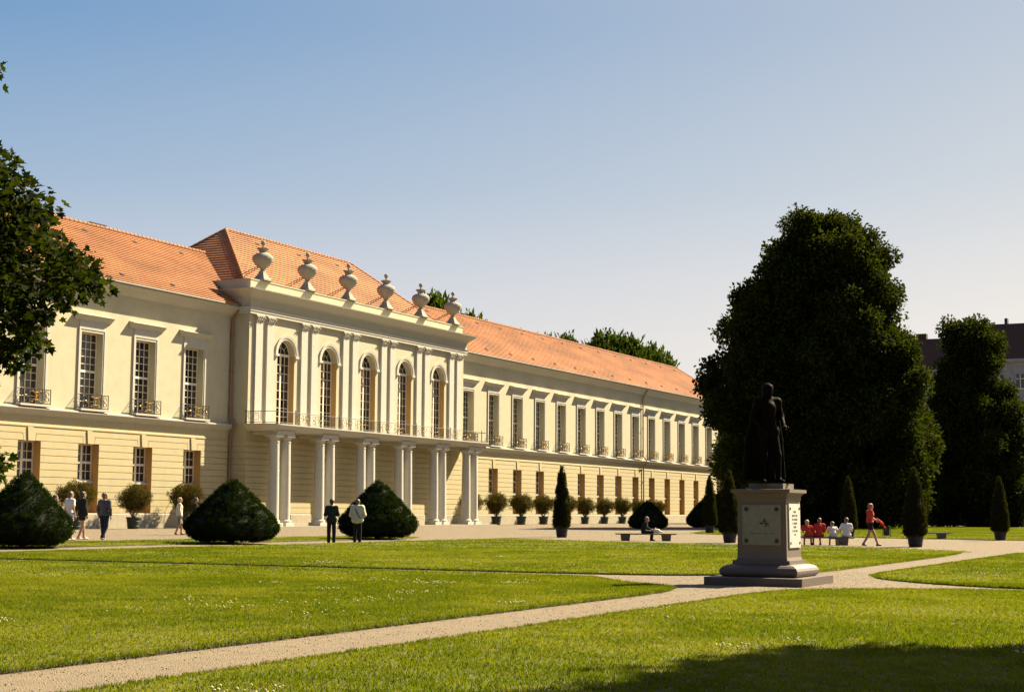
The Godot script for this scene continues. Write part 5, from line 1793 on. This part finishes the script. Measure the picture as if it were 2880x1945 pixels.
	tag(bp, "white cloth bag lying on the bench beside the bent over sitter", "bag")
	# walker in red
	var wk := {la = Vector3(0.06, 0.085, 0.33), lk = Vector3(0.08, 0.50, 0.20), ra = Vector3(-0.06, 0.10, -0.32), rk = Vector3(-0.09, 0.48, -0.09), rt = Vector3(0, -0.3, 0.95), lw = Vector3(0.12, 1.06, 0.28), le = Vector3(0.23, 1.12, 0.06), rw = Vector3(-0.14, 1.06, 0.26), re = Vector3(-0.24, 1.13, 0.02), head = Vector3(0, 1.61, 0.03), chest = Vector3(0, 1.29, 0.02)}
	var red := cloth(0.46, 0.05, 0.035)
	var w := person("bare legged walker in red top and black shorts carrying a red jacket", gp(2449, 1535), yaw_to(right + view * 0.12), 1.58, wk, {top = red, sleeve = "short", hem = 0.95, legs = "shorts", short = 0.42, bottom = black, shoes = shoe_dark, hair = plain(0.22, 0.11, 0.05, 0.6)})
	var jg := Geo.new()
	var a := Vector3(-0.08, 1.14, 0.26)
	var rows := 7
	var strips := []
	for i in rows + 1:
		var t := float(i) / rows
		var wd := 0.05 + 0.20 * t
		var row := []
		for k in 7:
			var u := k / 6.0 - 0.5
			row.append(a.lerp(Vector3(-0.04, 0.86, 0.62), t) + Vector3(0.05 * sin(u * 14.0 + t * 2.0), u * wd * 1.2 - 0.05 * t, 0.02 * cos(u * 11.0) - u * wd * 0.4))
		strips.append(row)
	for i in rows:
		for k in 6:
			jg.quad(strips[i][k], strips[i][k + 1], strips[i + 1][k + 1], strips[i + 1][k])
			var th := Vector3(-0.025, 0, 0)
			jg.quad(strips[i][k + 1] + th, strips[i][k] + th, strips[i + 1][k] + th, strips[i + 1][k + 1] + th)
	for i in rows:
		var th := Vector3(-0.025, 0, 0)
		for k in [0, 6]:
			jg.quad(strips[i][k], strips[i + 1][k], strips[i + 1][k] + th, strips[i][k] + th)
	for k in 6:
		var th := Vector3(-0.025, 0, 0)
		jg.quad(strips[rows][k], strips[rows][k + 1], strips[rows][k + 1] + th, strips[rows][k] + th)
	var jk := put("carried_jacket", jg.mesh(), red, self)
	jk.transform = w.transform
	tag(jk, "red jacket held out by the walking person", "jacket")

# ---------------------------------------------------------------- garden furniture and monument
var bench_spots := []
func make_benches() -> void:
	var defs := [
		[1759, 1520, 1874, 1520.8, "low stone bench with the bent over sitter and a white bag"],
		[2215, 1532, 2370, 1533, "low stone bench with four people sitting on it"],
		[2562, 1515, 2649, 1515.6, "low empty stone bench beside the litter bin and lawn"]]
	for d in defs:
		var a := gp(d[0], d[1])
		var b := gp(d[2], d[3])
		var along := (b - a).normalized()
		var mid := (a + b) * 0.5
		var L := (b - a).length()
		var t := thing("stone_bench", d[4], "bench", mid)
		t.rotation.y = -atan2(along.z, along.x)
		bench_spots.append([mid, along])
		var g := Geo.new()
		var w := L * 0.5 + 0.42
		g.box(Vector3(-w, 0.272, -0.24), Vector3(w, 0.315, 0.24))
		g.box(Vector3(-w + 0.02, 0.262, -0.22), Vector3(w - 0.02, 0.272, 0.22))
		part("seat", g, M.bench, t)
		for s in [-1.0, 1.0]:
			g = Geo.new()
			trapezoid(g, s * L * 0.5 - 0.17, s * L * 0.5 + 0.17, s * L * 0.5 - 0.20, s * L * 0.5 + 0.20, 0.0, 0.262, -0.19, 0.19)
			g.quad(Vector3(s * L * 0.5 + 0.17, 0, -0.19), Vector3(s * L * 0.5 - 0.17, 0, -0.19), Vector3(s * L * 0.5 - 0.20, 0.262, -0.19), Vector3(s * L * 0.5 + 0.20, 0.262, -0.19))
			part("support_block", g, M.granite_dark, t)
	# litter bin
	var P := gp(2495, 1513)
	var t := thing("litter_bin", "small dark litter bin on thin posts by the lawn edge", "litter bin", P)
	t.rotation.y = -1.1
	var g := Geo.new()
	g.lathe([Vector2(0.001, 0.13), Vector2(0.15, 0.13), Vector2(0.165, 0.48), Vector2(0.175, 0.49), Vector2(0.175, 0.51), Vector2(0.15, 0.51), Vector2(0.14, 0.16), Vector2(0.001, 0.16)], Vector3.ZERO, 16)
	part("basket", g, M.pot_dark, t)
	for s in [-1.0, 1.0]:
		g = Geo.new()
		g.tube([Vector3(s * 0.19, -0.02, 0), Vector3(s * 0.19, 0.48, 0)], [0.014, 0.014], 6)
		part("post", g, M.iron, t)

func make_monument() -> void:
	var c := Vector3(25.98, 0, 56.20)
	var t := thing("statue_pedestal", "granite pedestal with bolted plaques standing where the gravel paths cross", "pedestal", c)
	var g := Geo.new()
	g.box(Vector3(-0.98, 0, -0.84), Vector3(0.98, 0.135, 0.84))
	part("base_slab", g, M.granite_dark, t)
	g = Geo.new()
	var prof := [Vector2(0.62, 0.135), Vector2(0.655, 0.16), Vector2(0.675, 0.20), Vector2(0.675, 0.24), Vector2(0.65, 0.285), Vector2(0.60, 0.32), Vector2(0.54, 0.34), Vector2(0.50, 0.345), Vector2(0.49, 0.41), Vector2(0.001, 0.41)]
	g.lathe(prof, Vector3.ZERO, 4, true)
	part("base_moulding", g, M.granite_dark, t)
	g = Geo.new()
	g.lathe([Vector2(0.445, 0.41), Vector2(0.43, 0.46), Vector2(0.42, 1.40), Vector2(0.001, 1.40)], Vector3.ZERO, 4, true)
	part("shaft", g, M.granite, t)
	g = Geo.new()
	g.lathe([Vector2(0.42, 1.40), Vector2(0.43, 1.42), Vector2(0.435, 1.47), Vector2(0.455, 1.515), Vector2(0.49, 1.54), Vector2(0.515, 1.545), Vector2(0.515, 1.60), Vector2(0.001, 1.615)], Vector3.ZERO, 4, true)
	part("cap", g, M.granite, t)
	g = Geo.new()
	g.box(Vector3(-0.30, 1.605, -0.26), Vector3(0.34, 1.70, 0.34))
	part("top_block", g, M.granite, t)
	# front plaque (faces -x) with worn emblem and one line of worn letters
	var lean := 0.010 / 0.94
	var fp := Node3D.new()
	fp.name = "front_plaque"
	t.add_child(fp)
	fp.transform = Transform3D(Basis(Vector3(0, 0, 1), -lean) * Basis(Vector3.UP, -PI * 0.5), Vector3(-0.424, 1.0, 0.0))
	g = Geo.new()
	g.box(Vector3(-0.335, -0.335, -0.01), Vector3(0.335, 0.335, 0.018))
	part("plate", g, M.plaque, fp)
	for x in [-0.265, 0.265]:
		for y in [-0.265, 0.265]:
			g = Geo.new()
			var bs := Geo.new()
			bs.lathe([Vector2(0.036, 0.0), Vector2(0.036, 0.012), Vector2(0.022, 0.024), Vector2(0.001, 0.027)], Vector3.ZERO, 10)
			var o := put("bolt", bs.mesh(), M.iron, fp, Vector3(x, y, 0.017))
			o.rotation.x = PI * 0.5
	g = Geo.new()
	var r := RandomNumberGenerator.new()
	r.seed = 3
	for k in 16:       # the dark worn relief in the middle of the plate
		var a := r.randf() * TAU
		var p := Vector3(0.05 + cos(a) * r.randf() * 0.075, 0.03 + sin(a) * r.randf() * 0.07, 0.019)
		g.lathe([Vector2(0.001, -0.012), Vector2(r.randf_range(0.012, 0.030), 0), Vector2(0.001, 0.012)], p, 6)
	part("worn_emblem", g, M.ink, fp)
	g = Geo.new()
	var x := -0.19
	while x < 0.22:
		var w := r.randf_range(0.007, 0.015)
		g.box(Vector3(x, -0.150, 0.018), Vector3(x + w, -0.150 + r.randf_range(0.010, 0.022), 0.0195))
		x += w + 0.006 + (0.012 if r.randf() < 0.2 else 0.0)
	part("worn_lettering", g, M.ink, fp)
	# side plaque (faces +z) with seven lines of lettering too small to read
	var sp := Node3D.new()
	sp.name = "side_plaque"
	t.add_child(sp)
	sp.transform = Transform3D(Basis(Vector3(1, 0, 0), -lean), Vector3(0.02, 0.99, 0.424))
	g = Geo.new()
	g.box(Vector3(-0.33, -0.37, -0.01), Vector3(0.33, 0.37, 0.022))
	part("plate", g, M.plaque_white, sp)
	for xx in [-0.27, 0.27]:
		for y in [-0.29, 0.29]:
			var bs := Geo.new()
			bs.lathe([Vector2(0.022, 0.0), Vector2(0.022, 0.01), Vector2(0.001, 0.018)], Vector3.ZERO, 8)
			var o := put("bolt", bs.mesh(), M.timber, sp, Vector3(xx, y, 0.021))
			o.rotation.x = PI * 0.5
	g = Geo.new()
	var lines := [[4], [4, 3], [2, 5], [1, 5], [4], [1, 2, 3], [2]]
	for i in lines.size():
		var tot := 0.0
		for w in lines[i]: tot += w * 0.042 + 0.03
		var px := -(tot - 0.03) * 0.5
		var y := 0.215 - i * 0.064
		for w in lines[i]:
			for k in w:
				g.box(Vector3(px, y, 0.022), Vector3(px + 0.010, y + 0.034, 0.0235)); g.box(Vector3(px + 0.023, y, 0.022), Vector3(px + 0.033, y + 0.034, 0.0235))
				var h := r.randf_range(0.0, 0.024)
				g.box(Vector3(px + 0.010, y + h, 0.022), Vector3(px + 0.023, y + h + 0.008, 0.0235))
				px += 0.042
			px += 0.03
	part("worn_lettering", g, M.ink, sp)
	# dark bronze figure on top: standing, cloak over the shoulder, one arm out
	var s := thing("bronze_statue", "dark bronze standing figure on the granite pedestal, barely visible against the tree", "statue", c + Vector3(0, 1.70, 0))
	s.rotation.y = yaw_to(Vector3(-0.75, 0, 0.65))
	var j := joints({la = Vector3(0.14, 0.06, 0.10), lk = Vector3(0.12, 0.49, 0.12), ra = Vector3(-0.10, 0.06, -0.04), rk = Vector3(-0.09, 0.49, 0.0), le = Vector3(0.24, 1.15, 0.02), lw = Vector3(0.20, 1.00, 0.20), re = Vector3(-0.27, 1.15, -0.05), rw = Vector3(-0.20, 0.98, 0.10)})
	var pr := [[j.la, j.lk, 0.045, 0.06], [j.lk, j.lh, 0.065, 0.09], [j.ra, j.rk, 0.045, 0.06], [j.rk, j.rh, 0.065, 0.09], [j.lh, j.rh, 0.115, 0.115], [j.pel, j.waist, 0.14, 0.13], [j.waist, j.chest, 0.13, 0.15], [j.ls, j.rs, 0.085, 0.085], [j.chest, j.neck, 0.11, 0.065], [j.neck, j.head, 0.06, 0.07],
		[j.head + Vector3(0, 0.03, -0.02), j.head + Vector3(0, 0.02, 0.03), 0.09, 0.085], [j.head, j.head + Vector3(0, -0.07, 0.05), 0.07, 0.05], [j.head + Vector3(0, 0.0, 0.10), j.head + Vector3(0, -0.03, 0.115), 0.012, 0.015], [j.head + Vector3(0.0, 0.02, -0.05), j.head + Vector3(0, -0.18, -0.06), 0.09, 0.07],
		[j.ls, j.le, 0.06, 0.048], [j.le, j.lw, 0.046, 0.034], [j.rs, j.re, 0.06, 0.048], [j.re, j.rw, 0.046, 0.034],
		[j.la, j.la + Vector3(0.02, -0.03, 0.15), 0.045, 0.033], [j.ra, j.ra + Vector3(-0.02, -0.03, 0.15), 0.045, 0.033]]
	var b := nets(pr, 0.018, 0.035, [Plane(Vector3.DOWN, 0.0)])
	merge(b, nets(hand_prims(j.lw, j.lw - j.le, Vector3(0, -1, 0), 1.0), 0.007, 0.006))
	merge(b, nets(hand_prims(j.rw, j.rw - j.re, Vector3(1, 0, 0), -1.0), 0.007, 0.006))
	part("body", b, M.bronze, s)
	var ck := []
	for k in 9:
		var u := k / 8.0 - 0.5
		ck.append([Vector3(u * 0.34, 1.42, -0.10), Vector3(u * 0.60, 0.75, -0.20 - 0.03 * cos(u * 18.0)), 0.05, 0.05])
		ck.append([Vector3(u * 0.60, 0.75, -0.20 - 0.03 * cos(u * 18.0)), Vector3(u * 0.72, 0.10, -0.24 - 0.05 * cos(u * 18.0)), 0.05, 0.045])
	part("cloak", nets(ck, 0.02, 0.03, [Plane(Vector3.DOWN, 0.0)]), M.bronze, s)
	var pl := Geo.new()
	pl.box(Vector3(-0.30, 0.0, -0.30), Vector3(0.30, 0.03, 0.30))
	part("foot_plate", pl, M.bronze, s)

# ---------------------------------------------------------------- town houses at the right edge
func make_houses() -> void:
	var X := 226.0
	var defs := [
		["town_house", "town house with long dark roof and chimneys behind the slender tree", 4.0, 24.6, 21.8, 26.5, M.render_grey],
		["town_house", "taller town house with steep dark roof and grey upper wall at the frame edge", 24.6, 33.2, 22.9, 28.2, M.render_grey]]
	for i in defs.size():
		var d: Array = defs[i]
		var t := thing(d[0], d[1], "house", Vector3(X, 0, d[2]))
		var L: float = d[3] - d[2]
		var g := Geo.new()
		var rects := []
		g.box(Vector3(0.3, 0, 0), Vector3(12, d[4], L))
		part("wall", g, d[6], t)
		g = Geo.new()
		g.box(Vector3(-0.25, d[4] - 0.35, -0.05), Vector3(0.3, d[4], L - 0.02))
		part("cornice", g, d[6], t)
		g = Geo.new()
		g.quad(Vector3(-0.3, d[4], 0), Vector3(-0.3, d[4], L), Vector3(2.2, d[5], L), Vector3(2.2, d[5], 0))
		g.quad(Vector3(2.2, d[5], 0), Vector3(2.2, d[5], L), Vector3(12, d[5] + 0.3, L), Vector3(12, d[5] + 0.3, 0))
		g.quad(Vector3(-0.3, d[4], L), Vector3(12, d[4], L), Vector3(12, d[5] + 0.3, L), Vector3(2.2, d[5], L))
		g.quad(Vector3(12, d[4], 0), Vector3(-0.3, d[4], 0), Vector3(2.2, d[5], 0), Vector3(12, d[5] + 0.3, 0))
		var rf := part("roof", g, M.brick_dark, t)
		for q in ([[1.5, 13.6], [0.9, 17.6], [0.5, 3.0]] if i == 0 else [[0.4, 5.0], [0.7, 2.0]]):
			g = Geo.new()
			g.box(Vector3(3.0, d[5] - 0.5, q[1] - q[0] * 0.5), Vector3(4.2, d[5] + 0.9, q[1] + q[0] * 0.5))
			part("chimney", g, M.brick_dark, rf)
		if i == 0:
			for q in [16.9, 17.5, 18.3]:
				g = Geo.new()
				g.tube([Vector3(3.5, d[5], q), Vector3(3.5, d[5] + 3.4, q)], [0.035, 0.02], 5)
				g.box(Vector3(3.48, d[5] + 2.9, q - 0.35), Vector3(3.52, d[5] + 2.95, q + 0.35))
				part("aerial", g, M.iron, rf)
		var fl := 5
		var cnt := int(L / 2.6)
		for f in fl:
			for k in cnt:
				var z := (k + 0.5) * L / cnt
				var y := 2.0 + f * 4.2
				g = Geo.new()
				g.box(Vector3(0.22, y, z - 0.55), Vector3(0.32, y + 2.0, z + 0.55))
				var w := part("window", g, M.pane_grey, t)
				g = Geo.new()
				g.box(Vector3(0.16, y, z - 0.05), Vector3(0.22, y + 2.0, z + 0.05)); g.box(Vector3(0.16, y + 1.3, z - 0.55), Vector3(0.219, y + 1.4, z + 0.55))
				g.box(Vector3(0.05, y - 0.12, z - 0.65), Vector3(0.3, y, z + 0.65))
				part("frame", g, M.sash, w)
	# the nearer brown house, cut by the right edge
	var t := thing("brown_house", "brown rendered house front cut by the right edge of the view", "house", Vector3(190, 0, 40.2))
	var g := Geo.new()
	g.box(Vector3(0.2, 0, 0), Vector3(14, 13.5, 12))
	part("wall", g, M.render_brown, t)
	g = Geo.new()
	g.quad(Vector3(-0.2, 13.5, -0.2), Vector3(-0.2, 13.5, 12.2), Vector3(5, 17, 12.2), Vector3(5, 17, -0.2)); g.quad(Vector3(5, 17, -0.2), Vector3(5, 17, 12.2), Vector3(14, 13.5, 12.2), Vector3(14, 13.5, -0.2))
	g.tri(Vector3(14, 13.5, -0.2), Vector3(-0.2, 13.5, -0.2), Vector3(5, 17, -0.2)); g.tri(Vector3(-0.2, 13.5, 12.2), Vector3(14, 13.5, 12.2), Vector3(5, 17, 12.2))
	part("roof", g, M.brick_dark, t)
	for f in 3:
		for k in 4:
			g = Geo.new()
			g.box(Vector3(0.12, 2.0 + f * 4.0, 0.9 + k * 2.8), Vector3(0.22, 4.2 + f * 4.0, 2.0 + k * 2.8))
			var w := part("window", g, M.pane, t)
			g = Geo.new()
			g.box(Vector3(0.06, 2.0 + f * 4.0, 1.41 + k * 2.8), Vector3(0.12, 4.2 + f * 4.0, 1.49 + k * 2.8))
			part("frame", g, M.sash, w)

func _ready() -> void:
	rng.seed = 7
	make_camera()
	make_sky()
	make_materials()
	var g := Geo.new()
	g.quad(Vector3(-2000, 0, 2000), Vector3(2000, 0, 2000), Vector3(2000, 0, -2000), Vector3(-2000, 0, -2000))
	structure(put("ground", g.mesh(), M.gravel, self))
	make_palace()
	make_houses()
	make_lawns()
	make_clumps()
	make_trees()
	make_plane_trees()
	make_yews()
	make_cones()
	make_pot_shrubs()
	make_benches()
	make_monument()
	make_people()
